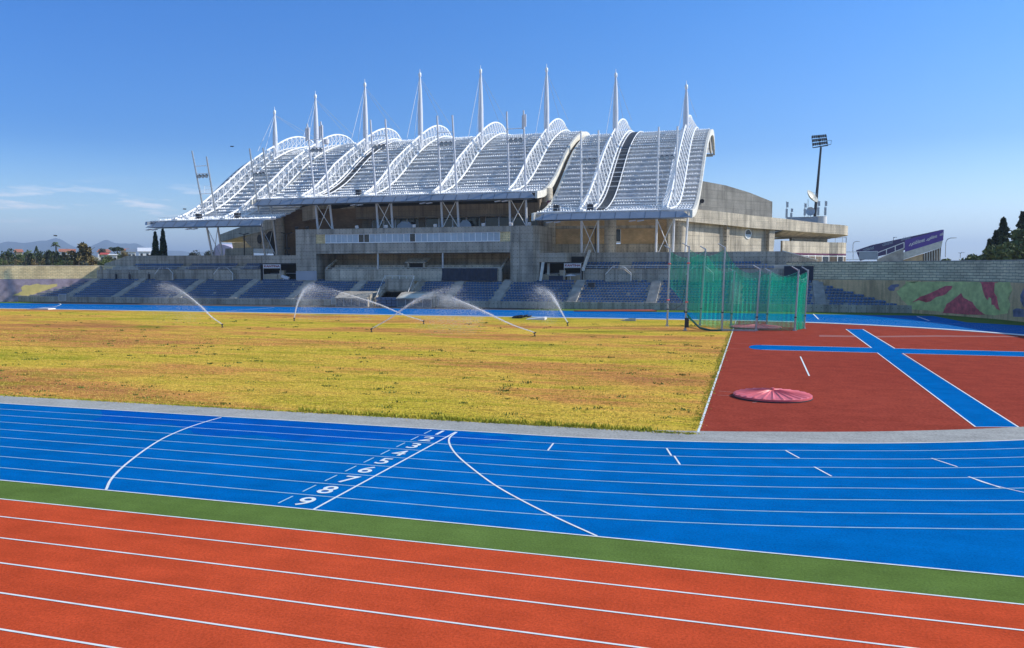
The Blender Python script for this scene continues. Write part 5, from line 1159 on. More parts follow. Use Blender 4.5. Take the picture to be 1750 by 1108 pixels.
pan([(1468,431),(1500,430),(1500,444),(1468,444)], YS-2.2, M['fascia'], 'glass_screen', .1)
def btxt(body, px, py, h_px, Y, dx, sl_, parent, mt_, xs=1):
    p = aY(px, py, Y); k = (Y-CAM.y)/FPX*1.0
    text_mesh(body, h_px*k*1.35, mt_, 'banner_lettering', parent, (p.x, Y-.05, p.z), (1, 0, sl_), (0, 0, 1), .03, .01, xs)
for px, py, h_, s_ in ((1570, 413.0, 6.0, .30), (1595, 405.3, 5.2, .30)): btxt('cablanet', px, py, h_, YS, 0, s_, bs, M['signw'], .66 if px < 1590 else .46)
btxt('cab', 1609, 400.5, 4.6, YS, 0, .3, bs, M['signw'], .6)
for px, py, h_, s_ in ((1484, 425.5, 6, .28), (1517, 416, 5.6, .28), (1548, 407.5, 5.2, .28)): btxt('cablanet', px, py, h_, YS+14, 0, s_, bs, M['fascia'], .62)
for px, py, k in ((1556.5, 418, 1), (1586.5, 409.5, .8)):   # slanted bars mark before each word
    p = aY(px, py, YS-.06); mb = MB()
    for j in range(2): mb.prism([(p.x+j*.5*k-.5, YS-.08, p.z-.45*k), (p.x+j*.5*k-.25, YS-.08, p.z-.45*k), (p.x+j*.5*k+.15, YS-.08, p.z+.35*k), (p.x+j*.5*k-.1, YS-.08, p.z+.35*k)], (0, .05, 0))
    mb.build('banner_mark', M['signw'], bs)
# street lamps around
def curved_lamp(pb_, pt_, dirx, Y, lab, two=False):
    B, T = aY(*pb_, Y), aY(*pt_, Y); e = empty('street_lamp', (B.x, Y, B.z), lab, 'street lamp', 'curved street lamps on the far road'); mb = MB(); h = T.z-B.z; w = h*.28
    mb.tube([B, B+Vector((0,0,h*.78)), B+Vector((dirx*w*.25,0,h*.93)), B+Vector((dirx*w*.8,0,h*1.0)), B+Vector((dirx*w*1.3,0,h*1.0))], .11, 5); mb.build('pole', M['steel'], e)
    if two: mb = MB(); mb.tube([B+Vector((0,0,h*.78)), B+Vector((-dirx*w*.25,0,h*.93)), B+Vector((-dirx*w*1.3,0,h*1.0))], .1, 5); mb.build('arm', M['steel'], e)
    mb = MB(); mb.obox(B+Vector((dirx*w*1.4,0,h*1.0)), (.5,0,0), (0,.2,0), (0,0,.08)); mb.build('lamp_head', M['steel'], e)
curved_lamp((1615.5,440), (1618,407), 1, 215, 'curved street lamp just right of the purple banner stand')
curved_lamp((1457.5,432), (1457.5,413), 1, 225, 'curved street lamp left of the purple banners')
curved_lamp((1527,412), (1527,406), 1, 240, 'curved street lamp peeking above the dark rear banner')
curved_lamp((1641,441), (1641,432), 1, 260, 'double armed street lamp between the bushes on the right', True)
# ================================================================== THROWING CAGE
CPX = [((1140,558),(1145,424),1),((1171,565),(1178,421),1),((1196,556.5),(1206,425),1),((1233.5,565.5),(1239,422),1),((1249,557),(1255,463),0),((1292,565.5),(1299,459),0),((1310,557.5),(1317,463),0),((1358,565.5),(1365,461),0),((1374,562),(1381,461),0)]
PB, PT = [], []
for b_, t, k in CPX:
    B = aZ(*b_); T = aY(*t, B.y); PB.append(B); PT.append(T)
cage = empty('throwing_cage', ((PB[1].x+PB[7].x)/2, PB[1].y, 0), 'tall throwing cage of steel poles hung with green netting at the edge of the grass', 'cage')
cen = Vector((10, 58.5, 0))
for i, (B, T) in enumerate(zip(PB, PT)):
    mb = MB(); mb.tube([B, T], [.105, .09], 10); p = mb.build('pole', M['steel'], cage, smooth=True)
    mb = MB(); mb.box(B.x-.2, B.y-.2, .01, B.x+.2, B.y+.2, .05); mb.tube([(B.x, B.y, .05), (B.x, B.y, .22)], .15, 8); mb.build('base_plate', M['steel'], p)
    dr = Vector((-.75, .35 if B.y > 58 else -.1, .35)).normalized(); mb = MB(); mb.tube([T-Vector((0,0,.1)), T+dr*.75], [.07, .05], 6); mb.build('arm', M['steel'], p)
    if i in (0, 1):
        for f in (.34, .80): mb = MB(); q = B.lerp(T, f); mb.lathe((q.x, q.y, q.z-.08), [(.15,0),(.17,.08),(.15,.16)], 10); mb.build('clamp', M['cover'], p)
    q = B.lerp(T, .22); mb = MB(); mb.lathe((q.x, q.y, q.z-.06), [(.13,0),(.14,.06),(.13,.12)], 8); mb.build('bracket', M['dark'], p)
def net(i, j, za, zb_, sag, lo=(0.03, .03), fold=.12, fr=9, cut=None, n=26, mname='net'):
    A, B = PB[i], PB[j]; TA, TB = PT[i], PT[j]; mb = MB(); vs = []; mrows = 14
    nd_ = Vector((-(B-A).y, (B-A).x, 0)).normalized()
    for a in range(n+1):
        t = a/n; top = za+(zb_-za)*(t**.7 if za > zb_+1 else (1-(1-t)**.7 if zb_ > za+1 else t))-sag*4*t*(1-t)
        l0 = lo[0]+(lo[1]-lo[0])*t
        for r in range(mrows+1):
            u = r/mrows; z = l0+(top-l0)*u; P = (A+(TA-A)*(z/max(TA.z, .1)))*(1-t)+(B+(TB-B)*(z/max(TB.z, .1)))*t
            w = fold*math.sin(t*fr*6.28+u*2)*(.3+.7*math.sin(math.pi*t))*(1-.4*u)+.25*math.sin(math.pi*t)*math.sin(math.pi*(1-u)*.9)
            vs.append((P.x+nd_.x*w, P.y+nd_.y*w, z))
    mb._add(vs, [(a*(mrows+1)+r, (a+1)*(mrows+1)+r, (a+1)*(mrows+1)+r+1, a*(mrows+1)+r+1) for a in range(n) for r in range(mrows)])
    o = mb.build('net_panel', M['net'], cage, smooth=True, fix=False)
    mb = MB(); mb.tube([vs[a*(mrows+1)+mrows] for a in range(n+1)], .03, 4); mb.build('edge_rope', simple_rope, o)
simple_rope = simple('green_rope', (.10, .38, .28), .6)
net(1, 3, 8.3, 8.3, .75, lo=(1.1, .03)); net(3, 5, 8.4, 6.1, .9); net(5, 7, 6.1, 6.0, .55)
net(7, 8, 5.9, 5.9, .75, fold=.18, fr=3); net(7, 8, 5.8, 5.8, .9, fold=.25, fr=4)
net(8, 6, 6.0, 6.0, .6); net(6, 4, 6.0, 6.0, .8); net(4, 2, 6.1, 8.4, .9, fold=.2, fr=7); net(0, 2, 8.2, 8.3, .8, lo=(4.5, .4))
mb = MB(); mb.box(PB[3].x+.1, PB[3].y-.12, .02, PB[5].x, PB[3].y+.1, .16); mb.build('ground_sleeve', M['steel'], cage)
mb = MB(); P = [aZ(1171, 552).lerp(aZ(1171, 560), .5)+Vector((0,0,1.6)), aZ(1180, 556)+Vector((0,0,.7)), aZ(1196, 563)+Vector((0,0,.15)), aZ(1215, 566)+Vector((0,0,.06)), aZ(1233, 566)+Vector((0,0,.05))]
mb.tube([P[0]+Vector((0,-1.2,.0))]+P[1:], .11, 6); mb.build('gathered_net', simple('dark_green_net', (.02, .12, .08), .8), cage)
a = PB[1]; mb = MB(); mb.box(a.x-.05, a.y-.2, .3, a.x+.35, a.y+.15, 1.3); mb.build('counterweight', M['dark'], cage)
a, b_ = PB[0], PB[1]; mb = MB(); mb.tube([a+Vector((0,0,2.6)), a.lerp(b_, .35)+Vector((0,0,1.9)), a.lerp(b_, .8)+Vector((0,0,2.6)), b_+Vector((-.1,0,4.2))], .025, 4); mb.build('hanging_rope', M['dark'], cage)
# ------------------------------------------------------------------ red circle covers
def circle_cover(cx, cy, r, lab):
    N = 96; e = empty('circle_cover', (cx, cy, 0), lab, 'circle cover', 'red covers over the throwing circles'); mb = MB(); vs = []
    for k, (f, z) in enumerate(((1.0, .03), (1.0, .15), (.96, .17), (.6, .25), (.2, .35), (.05, .38))):
        for a in range(N):
            an = 2*math.pi*a/N; rg = .035*(1 if a % 4 == 0 else -.2)*(1 if 1 < k < 5 else 0); vs.append((cx+r*f*math.cos(an), cy+r*f*math.sin(an), z+rg))
    mb._add(vs, [(k*N+a, k*N+(a+1) % N, (k+1)*N+(a+1) % N, (k+1)*N+a) for k in range(5) for a in range(N)]+[tuple(range(5*N, 6*N))])
    mb.build('vinyl_top', M['cover'], e); mb = MB(); mb.lathe((cx, cy, .36), [(.10, 0), (.10, .09), (.05, .12)], 12); mb.build('hub', M['cover'], e)
    mb = MB(); mb.lathe((cx, cy, .012), [(r+.03, 0), (r+.03, .05), (r-.01, .052)], N); mb.build('rim', M['dark'], e)
pcn = aZ(1320, 679); circle_cover(pcn.x, pcn.y, 1.88, 'shallow cone shaped red vinyl cover on the open infield surface')
pcn = aZ(1292, 560.5); circle_cover(pcn.x, pcn.y, 2.6, 'faded red vinyl cover lying inside the throwing cage')
# ------------------------------------------------------------------ small things by the far track
mb = MB(); a, b_ = aZ(983, 532.2), aZ(1118, 532.2); mb.prism([(a.x, a.y-1.0, .012), (b_.x+.5, b_.y-1.0, .012), (b_.x-.5, b_.y+1.0, .012), (a.x+2, a.y+1.0, .012)], (0, 0, .16)); tag(mb.build('orange_mat', simple('orange_mat', (.60, .10, .04), .7), loc=(a.x, a.y, 0)), 'long flat orange red mat lying on the far green verge', 'mat')
p = aZ(919, 546.8); mb = MB(); mb.prism([(p.x-1.6, p.y, .02), (p.x+1.0, p.y-.5, .02), (p.x+1.0, p.y-.5, .30), (p.x+.8, p.y-.4, .32)], (0, 1.2, .05)); tag(mb.build('white_board', M['signw'], loc=(p.x, p.y, 0)), 'white wedge shaped board by the far kerb right of centre', 'board')
p = aZ(66, 529.5); mb = MB(); mb.prism([(p.x-2.6, p.y, .02), (p.x+1.9, p.y, .02), (p.x+1.9, p.y, .22), (p.x-.5, p.y, .24)], (0, 1.4, 0)); tag(mb.build('white_board', M['signw'], loc=(p.x, p.y, 0)), 'long low white board by the far kerb at the left edge', 'board')
random.seed(4); p = aZ(893, 544.2); mb = MB()
for i in range(16): mb.obox((p.x+random.uniform(-1.2, 1.0), p.y+random.uniform(-.4, .4), random.uniform(.1, .28)), (random.uniform(.12, .3), 0, .05), (0, .2, 0), (.03, 0, random.uniform(.08, .16)))
tag(mb.build('hose_pile', M['dark'], loc=(p.x, p.y, 0)), 'dark untidy pile of hose lying by the far white kerb', 'pile')
p = aZ(1072, 548.8); mb = MB(); mb.prism([(p.x-.9, p.y, .02), (p.x+1.0, p.y, .02), (p.x+1.0, p.y, .3), (p.x+.3, p.y, .34)], (0, .5, 0)); tag(mb.build('hurdle_part', M['steel'], loc=(p.x, p.y, 0)), 'small grey metal piece lying beside the far kerb near the cage', 'metal piece')
# ------------------------------------------------------------------ sprinklers with jets of water
JET = [([(380,560),(362,542),(345,525),(318,503),(295,489),(272,483)], 3.0, 'sprinkler throwing a long jet leftwards on the left of the field'),
       ([(503,549),(507,524),(514,505),(524,491),(538,485)], 2.0, 'sprinkler shooting a steep jet before the left end of the press box'),
       ([(724,554),(690,538),(650,521),(610,508),(570,496),(530,487)], 3.0, 'sprinkler with a long low jet falling leftwards at the centre'),
       ([(635,568),(665,545),(695,523),(720,508),(750,496),(790,487)], 4.0, 'sprinkler whose faint jet rises rightwards to the dugouts'),
       ([(914,575),(875,555),(835,536),(800,520),(772,509),(750,503)], -1.0, 'sprinkler with the nearest nozzle throwing a thin jet leftwards'),
       ([(970,557),(961,536),(950,515),(938,499),(916,488)], 1.5, 'sprinkler with a bright steep jet right of the press box')]
random.seed(8)
for ji, (pts, dy, lab) in enumerate(JET):
    S = aZ(*pts[0]); e = empty('sprinkler', (S.x, S.y, 0), lab, 'sprinkler', 'sprinklers watering the grass field')
    mb = MB(); mb.lathe((S.x, S.y, 0), [(.12, 0), (.12, .06), (.05, .08), (.05, .28)], 10); mb.obox((S.x, S.y, .33), (.12, 0, .05), (0, .05, 0), (-.02, 0, .05)); mb.build('nozzle', M['dark'], e)
    C = [aY(p[0], p[1], S.y+dy*k/(len(pts)-1)) for k, p in enumerate(pts)]; C[0].z = .35
    Q = [2*C[0]-C[1]]+C+[2*C[-1]-C[-2]]; out = []
    for i in range(1, len(Q)-2):
        for j in range(12):
            t = j/12; out.append(.5*((2*Q[i])+(Q[i+1]-Q[i-1])*t+(2*Q[i-1]-5*Q[i]+4*Q[i+1]-Q[i+2])*t*t+(-Q[i-1]+3*Q[i]-3*Q[i+1]+Q[i+2])*t**3))
    n = len(out); L = int(n*.82); faint = ji in (3,)
    mb = MB(); mb.tube(out[:L], [(.02 if faint else .032)*(1+.9*k/L)*(1-.75*max(0, (k/L-.6)/.4)) for k in range(L)], 6); mb.build('water_jet', M['mist'] if faint else M['jet'], e, smooth=True)
    mb = MB()
    def drop(c, s):
        a = random.random()*6.28; mb._add([(c.x-s, c.y, c.z), (c.x+s, c.y, c.z), (c.x, c.y+s*.3, c.z+s*2.2), (c.x, c.y-s*.6, c.z)], [(0,1,2),(1,3,2),(3,0,2)])
    for k in range(5200):
        f = random.random()**.75; q = out[min(n-1, int(f*n))]; sp = .03+.30*f*f; c = q+Vector((random.gauss(0, sp), random.gauss(0, sp), random.gauss(0, sp*.8)-abs(random.gauss(0, 1))*f*f*.5)); 
        if c.z > 0: drop(c, random.uniform(.007, .02))
    for k in range(9000 if not faint else 3500):     # veil falling below the far half of the arc
        f = .45+.55*random.random(); q = out[min(n-1, int(f*n))]; fall = abs(random.gauss(0, 1))*(.4+1.9*f); c = q+Vector((random.gauss(0, .9*f)+(out[-1]-out[0]).normalized().x*fall*.35, random.gauss(0, .8), -fall+random.gauss(0, .2)))
        if c.z > .05: drop(c, random.uniform(.006, .016))
    o = mb.build('spray', M['mist'], e, fix=False); o['kind'] = 'stuff'
# ================================================================== TREES, HOUSES, HILLS
LF = {'dark': leafmat('dark_foliage', (.022, .04, .014), (.06, .08, .026)), 'mid': leafmat('mid_foliage', (.06, .09, .028), (.12, .155, .05)), 'brown': leafmat('brown_foliage', (.10, .085, .03), (.20, .15, .055)),
      'gold': leafmat('golden_foliage', (.16, .12, .03), (.28, .20, .06)), 'blue': leafmat('bluish_foliage', (.03, .045, .035), (.06, .075, .06)), 'lime': leafmat('lime_foliage', (.09, .12, .02), (.16, .19, .04))}
def tree(x, y, zb_, H, W, kind, mat, lab, name, cat, n=None, leaf=None, group=None, seed=0):
    rnd = random.Random(seed*7+int(x*13)+int(y)); e = empty(name, (x, y, zb_), lab, cat, group)
    mb = MB(); th_ = H*(.45 if kind != 'cypress' else .3); mb.tube([(x, y, zb_-1), (x+rnd.uniform(-.2,.2), y, zb_+th_), (x+rnd.uniform(-.4,.4), y, zb_+H*.8)], [W*.06+.12, W*.04+.08, .05], 7)
    if kind in ('round', 'broad', 'pine'):
        for k in range(6):
            a = rnd.random()*6.28; z0 = zb_+H*rnd.uniform(.3, .6); mb.tube([(x, y, z0), (x+math.cos(a)*W*.22, y+math.sin(a)*W*.22, z0+H*.15), (x+math.cos(a)*W*.36, y+math.sin(a)*W*.36, z0+H*.25)], [.12, .09, .04], 5)
    mb.build('trunk', M['bark'], e)
    mb = MB(); leaf = leaf or W*.06; n = n or 700; lobes = []
    if kind == 'round': lobes = [(rnd.uniform(-.28,.28), rnd.uniform(-.28,.28), rnd.uniform(.4,.78), rnd.uniform(.20,.32)) for _ in range(9)]+[(0,0,.6,.36)]
    elif kind == 'broad': lobes = [(rnd.uniform(-.38,.38), rnd.uniform(-.35,.35), rnd.uniform(.2,.62), rnd.uniform(.14,.24)) for _ in range(12)]+[(rnd.uniform(-.15,.12), 0, .86, .13), (0,0,.55,.26), (.1,0,.72,.17)]
    elif kind == 'pine': lobes = [(rnd.uniform(-.36,.36), rnd.uniform(-.36,.36), rnd.uniform(.72,.86), rnd.uniform(.13,.2)) for _ in range(12)]
    elif kind == 'bush': lobes = [(rnd.uniform(-.4,.4), rnd.uniform(-.4,.4), rnd.uniform(.2,.7), rnd.uniform(.16,.28)) for _ in range(12)]
    for i in range(n):
        s = leaf*rnd.uniform(.6, 1.4)
        if kind == 'cypress':
            u = rnd.random()**.85; a = rnd.random()*6.28; rr = W*.5*min(1, u*7+.35)*(1-u**2.2)**.8*(.75+.35*noise.noise(Vector((a*1.2, u*9, seed)))); zz = zb_+H*(.03+.97*u); c = Vector((x+math.cos(a)*rr, y+math.sin(a)*rr, zz)); up = 1.6
        elif kind == 'conifer':
            u = rnd.random()**.9; a = rnd.random()*6.28; tier = (u*9) % 1; rr = W*.5*(1-u)**.8*(.55+.5*(1-tier))*(.7+.5*noise.noise(Vector((math.cos(a)*1.5, math.sin(a)*1.5, int(u*9)+seed)))); rr *= rnd.uniform(.5, 1)**.4; c = Vector((x+math.cos(a)*rr, y+math.sin(a)*rr, zb_+H*(.08+.92*u)-.02*rr)); up = .6
        else:
            lx, ly, lz, lr = rnd.choice(lobes); v = Vector((rnd.gauss(0,1), rnd.gauss(0,1), rnd.gauss(0,1))).normalized()*rnd.uniform(.72, 1.05); k = 1+.4*noise.noise(v*2.3+Vector((lx, ly, lz))*9)
            c = Vector((x+(lx+v.x*lr*k)*W, y+(ly+v.y*lr*k)*W, zb_+lz*H+v.z*lr*k*(W if kind != 'pine' else W*.6)*(.9 if H > W*.8 else H/W))); up = .8
        u1 = Vector((rnd.gauss(0,1), rnd.gauss(0,1), rnd.gauss(0,1)*up)).normalized(); u2 = u1.cross(Vector((rnd.gauss(0,1), rnd.gauss(0,1), rnd.gauss(0,1)))).normalized()
        mb._add([c-u1*s, c+u2*s*.55, c+u1*s, c-u2*s*.55], [(0,1,2,3)])
    mb.build('crown', LF[mat], e, fix=False); return e
def T_(px, ytop, wpx, D, kind, mat, lab, name='broadleaf_tree', cat='tree', n=None, leaf=None, group=None, basez=None):
    p = aD(px, ytop, D); zb_ = terr_h(p.x, p.y)-.2 if basez is None else basez; W = wpx*(p-CAM).dot(FW)/FPX
    return tree(p.x, p.y, zb_, max(1.5, p.z-zb_), W, kind, mat, lab, name, cat, n, leaf, group, int(px))
# left belt beyond the perimeter wall
gA = 'trees beyond the left perimeter wall'
L_ = [(12,420,26,300,'round','dark','dark round tree at the far left edge above the wall'),(30,428,20,330,'bush','mid','low green bush left of the small red roof'),(48,427,22,360,'round','mid','mid green tree behind the small red roof'),
 (2,433,16,250,'bush','mid','low bush cut by the left edge of the picture'),(62,421,15,300,'cypress','dark','broad dark cypress left of the row of thin cypresses'),(70,424,22,290,'round','dark','dark round tree joined to the broad cypress'),
 (80,420,13,320,'round','mid','small green tree left of the palm'),(89,424,14,330,'round','lime','light green tree under the palm'),(100,430,18,340,'bush','mid','green bush right of the palm'),
 (127,421,12,310,'round','dark','small dark tree against the brown eucalyptus'),(142,413,44,235,'broad','brown','large brown leaved eucalyptus tallest of the left tree belt'),(133,432,26,215,'bush','gold','golden bush at the foot of the eucalyptus'),(157,434,26,212,'bush','gold','golden bush at the corner of the terrace'),(119,436,16,225,'round','dark','dark bush left of the golden bushes'),
 (173,419.5,13,420,'round','blue','small bluish tree above the red roofs'),(200,419.5,20,400,'pine','dark','dark umbrella pine between the red roofs'),(203,430,16,380,'round','mid','green tree right of the umbrella pine trunk'),(212,427,12,350,'round','brown','brownish tree left of the white house'),(226,436,14,330,'bush','lime','light green bush before the white house'),
 (176,438,20,260,'bush','mid','green bush right of the golden bushes'),(190,441,22,280,'bush','mid','green shrub above the sloping terrace wall'),(246,434,20,330,'bush','mid','dark bush under the white hangar'),(42,440,20,240,'bush','mid','bush under the distant yellow field'),(22,441,22,230,'bush','dark','dark bush low behind the stone wall at left'),
 (110,440,18,240,'bush','mid','low bush behind the stone wall before the brown tree'),(58,443,12,225,'bush','dark','low dark bush left of the slender cypresses'),(330,422,20,260,'round','blue','grey green round tree beyond the left terrace'),(338,425,12,250,'round','blue','small grey green tree beside the round one'),(354,420,16,255,'round','blue','dark grey round tree nearest the left gallery'),(308,430,10,280,'bush','blue','sparse shrub beyond the terrace parapet'),(320,433,14,300,'bush','mid','low green bushes on the terrace horizon')]
for px, yt, w, D, k, m_, lab in L_: T_(px, yt, w*1.12, D, k, m_, lab, {'cypress': 'cypress_tree', 'pine': 'umbrella_pine', 'bush': 'bush'}.get(k, 'broadleaf_tree'), 'bush' if k == 'bush' else 'tree', 900 if w < 30 else 2600, None, gA)
ordn = ['leftmost', 'second', 'third', 'fourth', 'fifth', 'sixth', 'seventh', 'eighth', 'ninth', 'tenth', 'rightmost']
for i, px in enumerate([49,53,80.5,84,87.5,91,94.5,98,108.5,103,114]): T_(px, [436,434,432,431,432,431,433,432,433,437,438][i], 4.6, 235+i*3, 'cypress', 'dark' if i % 2 else 'blue', {0:'thin cypress farthest left behind the stone wall',1:'thin cypress beside the yellow field',2:'first thin cypress of the close row under the palm',3:'second thin cypress of the close row',4:'third thin cypress of the close row',5:'fourth thin cypress of the close row',6:'fifth thin cypress of the close row',7:'sixth thin cypress right of the close row',8:'single thin cypress right of the palm',9:'short cypress between the row and the single one',10:'short thin cypress beside the eucalyptus'}[i], 'cypress_tree', 'tree', 260, .5, 'thin cypresses behind the left wall')
T_(265, 397, 19, 203, 'cypress', 'dark', 'left one of the two tall dark cypresses beyond the terrace', 'cypress_tree', 'tree', 2200, .32, 'pair of tall cypresses')
T_(278, 392, 19, 203, 'cypress', 'dark', 'right and taller one of the two dark cypresses beyond the terrace', 'cypress_tree', 'tree', 2200, .32, 'pair of tall cypresses')
T_(257, 422, 12, 205, 'round', 'dark', 'small dark shrub at the foot of the left cypress', 'bush', 'bush', 500, .4)
# palm
p = aD(95.5, 418, 330); zb_ = terr_h(p.x, p.y); pe = empty('palm_tree', (p.x, p.y, zb_), 'tall thin palm standing against the blue hills', 'palm'); mb = MB(); mb.tube([(p.x, p.y, zb_), p], [.3, .22], 6); mb.build('trunk', M['bark'], pe)
mb = MB(); rnd = random.Random(2)
for lz in (0, -3.6):
    for k in range(26):
        a = rnd.random()*6.28; el_ = rnd.uniform(-.5, .9); c = p+Vector((0,0,lz)); l = 1.8 if lz == 0 else 1.9; d1 = Vector((math.cos(a)*math.cos(el_), math.sin(a)*math.cos(el_), math.sin(el_)))*l*.6; d2 = d1+Vector((math.cos(a)*.8, math.sin(a)*.8, -.7)); s_ = Vector((-math.sin(a), math.cos(a), 0))*.28
        mb._add([c, c+d1+s_, c+d2, c+d1-s_], [(0,1,2,3)])
mb.build('fronds', LF['mid'], pe, fix=False)
# right side conifers and bushes
R_ = [(1715,374,60,150,'conifer','dark','tall dark conifer left of the frame edge'),(1748,363,70,155,'conifer','dark','tallest dark conifer cut by the right picture edge'),(1703,396,44,148,'conifer','dark','dark conifer left of the tall one'),(1692,411,34,146,'conifer','dark','shortest dark conifer at the left of the right group'),
      (1742,392,96,135,'broad','mid','broad green tree in front of the dark conifers at the right edge'),(1715,412,52,138,'bush','dark','dark hedge like tree under the right conifers')]
for px, yt, w, D, k, m_, lab in R_: T_(px, yt, w, D, k, m_, lab, 'conifer_tree' if k == 'conifer' else 'broadleaf_tree', 'tree', 3800, .34, 'trees beyond the right wall', 4.6)
mb_ = T_(1668, 428, 46, 165, 'bush', 'mid', 'green spreading bush between the double lamp and the conifers', 'bush', 'bush', 2400, .3, 'bushes beyond the right wall', 4.6)
T_(1616, 433, 20, 170, 'bush', 'lime', 'small green bush just right of the purple banner stand', 'bush', 'bush', 900, .25, 'bushes beyond the right wall', 4.6)
T_(1650, 438, 26, 168, 'bush', 'mid', 'low green bush beside the double armed lamp', 'bush', 'bush', 900, .28, 'bushes beyond the right wall', 4.6)
# houses
def house(px0, px1, ytop, yeave, D, lab, wallm, roofm, flip=0, hip=1):
    a, b_ = aD(px0, yeave, D), aD(px1, yeave, D); t = aD((px0+px1)/2, ytop, D); zb_ = terr_h(a.x, a.y)-1; ax = (b_-a); ax.z = 0; L = ax.length; ax.normalize(); dp = Vector((-ax.y, ax.x, 0)); Wd = min(12, L*.8)
    e = empty('house', ((a.x+b_.x)/2, (a.y+b_.y)/2, zb_), lab, 'house', 'houses on the hillside beyond the left wall'); mb = MB(); mb.prism([(a.x, a.y, zb_), (b_.x, b_.y, zb_), (b_.x+dp.x*Wd, b_.y+dp.y*Wd, zb_), (a.x+dp.x*Wd, a.y+dp.y*Wd, zb_)], (0, 0, a.z-zb_)); mb.build('wall', wallm, e)
    A, B = a-ax*.6-dp*.6, b_+ax*.6-dp*.6; A2, B2 = A+dp*(Wd+1.2), B+dp*(Wd+1.2); z = a.z+.01; h = t.z-a.z
    R0 = (A+A2)/2+ax*(L*.2*hip); R1 = (B+B2)/2-ax*(L*.2*hip); V = [Vector((q.x, q.y, z)) for q in (A, B, B2, A2)]+[Vector((R0.x, R0.y, z+h)), Vector((R1.x, R1.y, z+h))]
    mb = MB(); mb._add(V, [(0,1,5,4),(1,2,5),(2,3,4,5),(3,0,4),(3,2,1,0)]); mb.build('roof', roofm, e)
    for k in range(max(2, int(L/4))):
        q = a+ax*(L*(k+.5)/max(2, int(L/4)))-dp*.05; mb = MB(); mb.obox((q.x, q.y, a.z-1.6), ax*.5, dp*.04, (0,0,.6)); mb.build('window', M['glass'], e)
house(26,38,426,431,400,'small red roofed house at the far left of the hillside',M['beige'],M['roof_red']); house(103,127,425.5,430.5,380,'long red roofed house left of the brown eucalyptus',M['wallw'],M['roof_red'],0,0)
house(167,188,426,431,430,'red roofed house right of the brown eucalyptus',M['wallw'],M['roof_red']); house(172,186,432,435.5,360,'low house with a bright red roof and white gable',M['wallw'],simple('bright_red_roof',(.42,.07,.06),.7)); house(186,200,434.5,436,355,'low white house under the umbrella pine',M['wallw'],M['wallw']); house(206,222,425,428,440,'pale orange roofed house between the trees',M['beige'],M['roof_red'])
house(218,232,425.5,431,400,'white house with a dark pitched roof',M['wallw'],M['fascia'],0,0); house(237,257,423.5,430,460,'large white hangar with a curved pale roof',M['wallw'],M['mast'],0,0); house(10,24,437,440,330,'low white house among bushes at the far left',M['wallw'],M['wallw']); house(6,12,437,441,340,'tiny white shed at the far left edge',M['wallw'],M['beige'])
rf_ = random.Random(77)
for i in range(58):
    px = rf_.uniform(-6, 196); D = rf_.uniform(212, 330); yt = rf_.uniform(432, 443)-(330-D)*.0+(0 if D < 260 else -3)
    if 116 < px < 168: yt = max(yt, 437)
    T_(px, yt, rf_.uniform(11, 22), D, rf_.choice(['bush', 'bush', 'round']), rf_.choice(['mid', 'dark', 'dark', 'blue', 'lime', 'brown']), 'one of the low mixed green bushes massed behind the stone wall on the left', 'bush', 'bush', 420, None, 'low bushes massed behind the left wall')
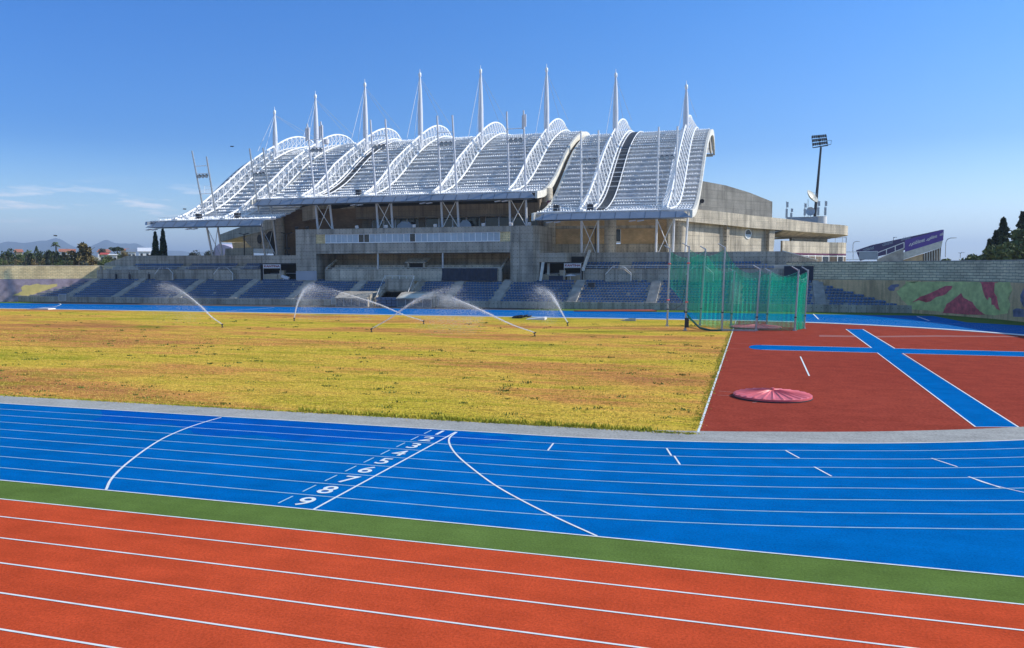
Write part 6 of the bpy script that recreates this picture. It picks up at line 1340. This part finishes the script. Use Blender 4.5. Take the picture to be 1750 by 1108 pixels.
# hills on the horizon: real ridges several kilometres away
rp_ = [(-140,424),(-60,419),(0,416),(12,413),(22,413.5),(40,415.5),(55,414),(66,412),(80,411.5),(88,408.5),(95,407),(104,409),(112,414),(122,420),(134,424),(150,424),(160,419),(170,414.5),(178,410.5),(183,409.8),(190,413),(197,416),(206,416.5),(214,416),(222,417),(230,415.8),(236,417),(244,421),(254,425),(270,428),(290,428.5),(310,429),(330,432),(350,430),(380,431),(430,434),(520,440)]
mb = MB(); vs = []; NX = 260
for k in range(NX):
    px = -140+660*k/(NX-1)
    for (xa, ya), (xb, yb) in zip(rp_, rp_[1:]):
        if xa <= px <= xb: y = ya+(yb-ya)*(px-xa)/(xb-xa)
    for d_, f in ((6500, 0.0), (7300, .42), (8000, .78), (8600, 1.0), (9600, .5), (11000, 0)):
        q = aD(px, y, d_ if f else 6500); zz = f*(aD(px, y, 8600).z) + (0 if f in (0, 1) else 22*noise.noise(Vector((px*.09, d_*.002, 0)))); hd = ray(px, y); hh = math.hypot(hd.x, hd.y)
        vs.append((CAM.x+hd.x/hh*d_, CAM.y+hd.y/hh*d_, zz-2 if f == 0 else zz))
mb._add(vs, [(k*6+r, (k+1)*6+r, (k+1)*6+r+1, k*6+r+1) for k in range(NX-1) for r in range(5)])
o = mb.build('hills', simple('hill_scrub', (.035, .05, .05), .95, .3, .002), smooth=True); o['kind'] = 'structure'
# birds
for px, py, s_, lab in ((396, 250, 1, 'dark bird gliding beside the leftmost mast'), (94, 402.5, .8, 'small bird flying above the palm'), (315, 357, .5, 'tiny bird above the left roof wing')):
    c_ = aD(px, py, 120); k = s_*.5; mb = MB(); mb._add([(c_.x-k, c_.y, c_.z+.28*k), (c_.x-.3*k, c_.y-.1, c_.z+.05), (c_.x, c_.y, c_.z-.06), (c_.x+.3*k, c_.y-.1, c_.z-.02), (c_.x+k, c_.y, c_.z-.1*k), (c_.x+.1, c_.y+.25, c_.z), (c_.x-.1, c_.y+.25, c_.z+.03)], [(0,1,6),(1,2,5,6),(2,3,5),(3,4,5)])
    mb._add([(c_.x-.25, c_.y, c_.z-.09), (c_.x+.3, c_.y, c_.z-.13), (c_.x+.3, c_.y+.06, c_.z+.02), (c_.x-.25, c_.y+.06, c_.z+.06)], [(0,1,2,3)])
    tag(mb.build('bird', M['dark'], loc=c_, fix=False), lab, 'bird', 'birds in the sky')
# haze: even thin air round everything, sky outside
HAZE = True
if HAZE:
    mb = MB(); mb.box(-15800, -5800, -3.2, 15800, 15800, 420); o = mb.build('haze', None or bpy.data.materials.new('haze')); o['kind'] = 'stuff'
    hm = o.data.materials[0]; hm.use_nodes = True; nt = hm.node_tree; nt.nodes.remove(nt.nodes['Principled BSDF']); pv = nt.nodes.new('ShaderNodeVolumePrincipled'); pv.inputs['Color'].default_value = (.64, .80, 1, 1); pv.inputs['Density'].default_value = .00018; pv.inputs['Anisotropy'].default_value = .2
    nt.links.new(pv.outputs[0], nt.nodes['Material Output'].inputs['Volume'])
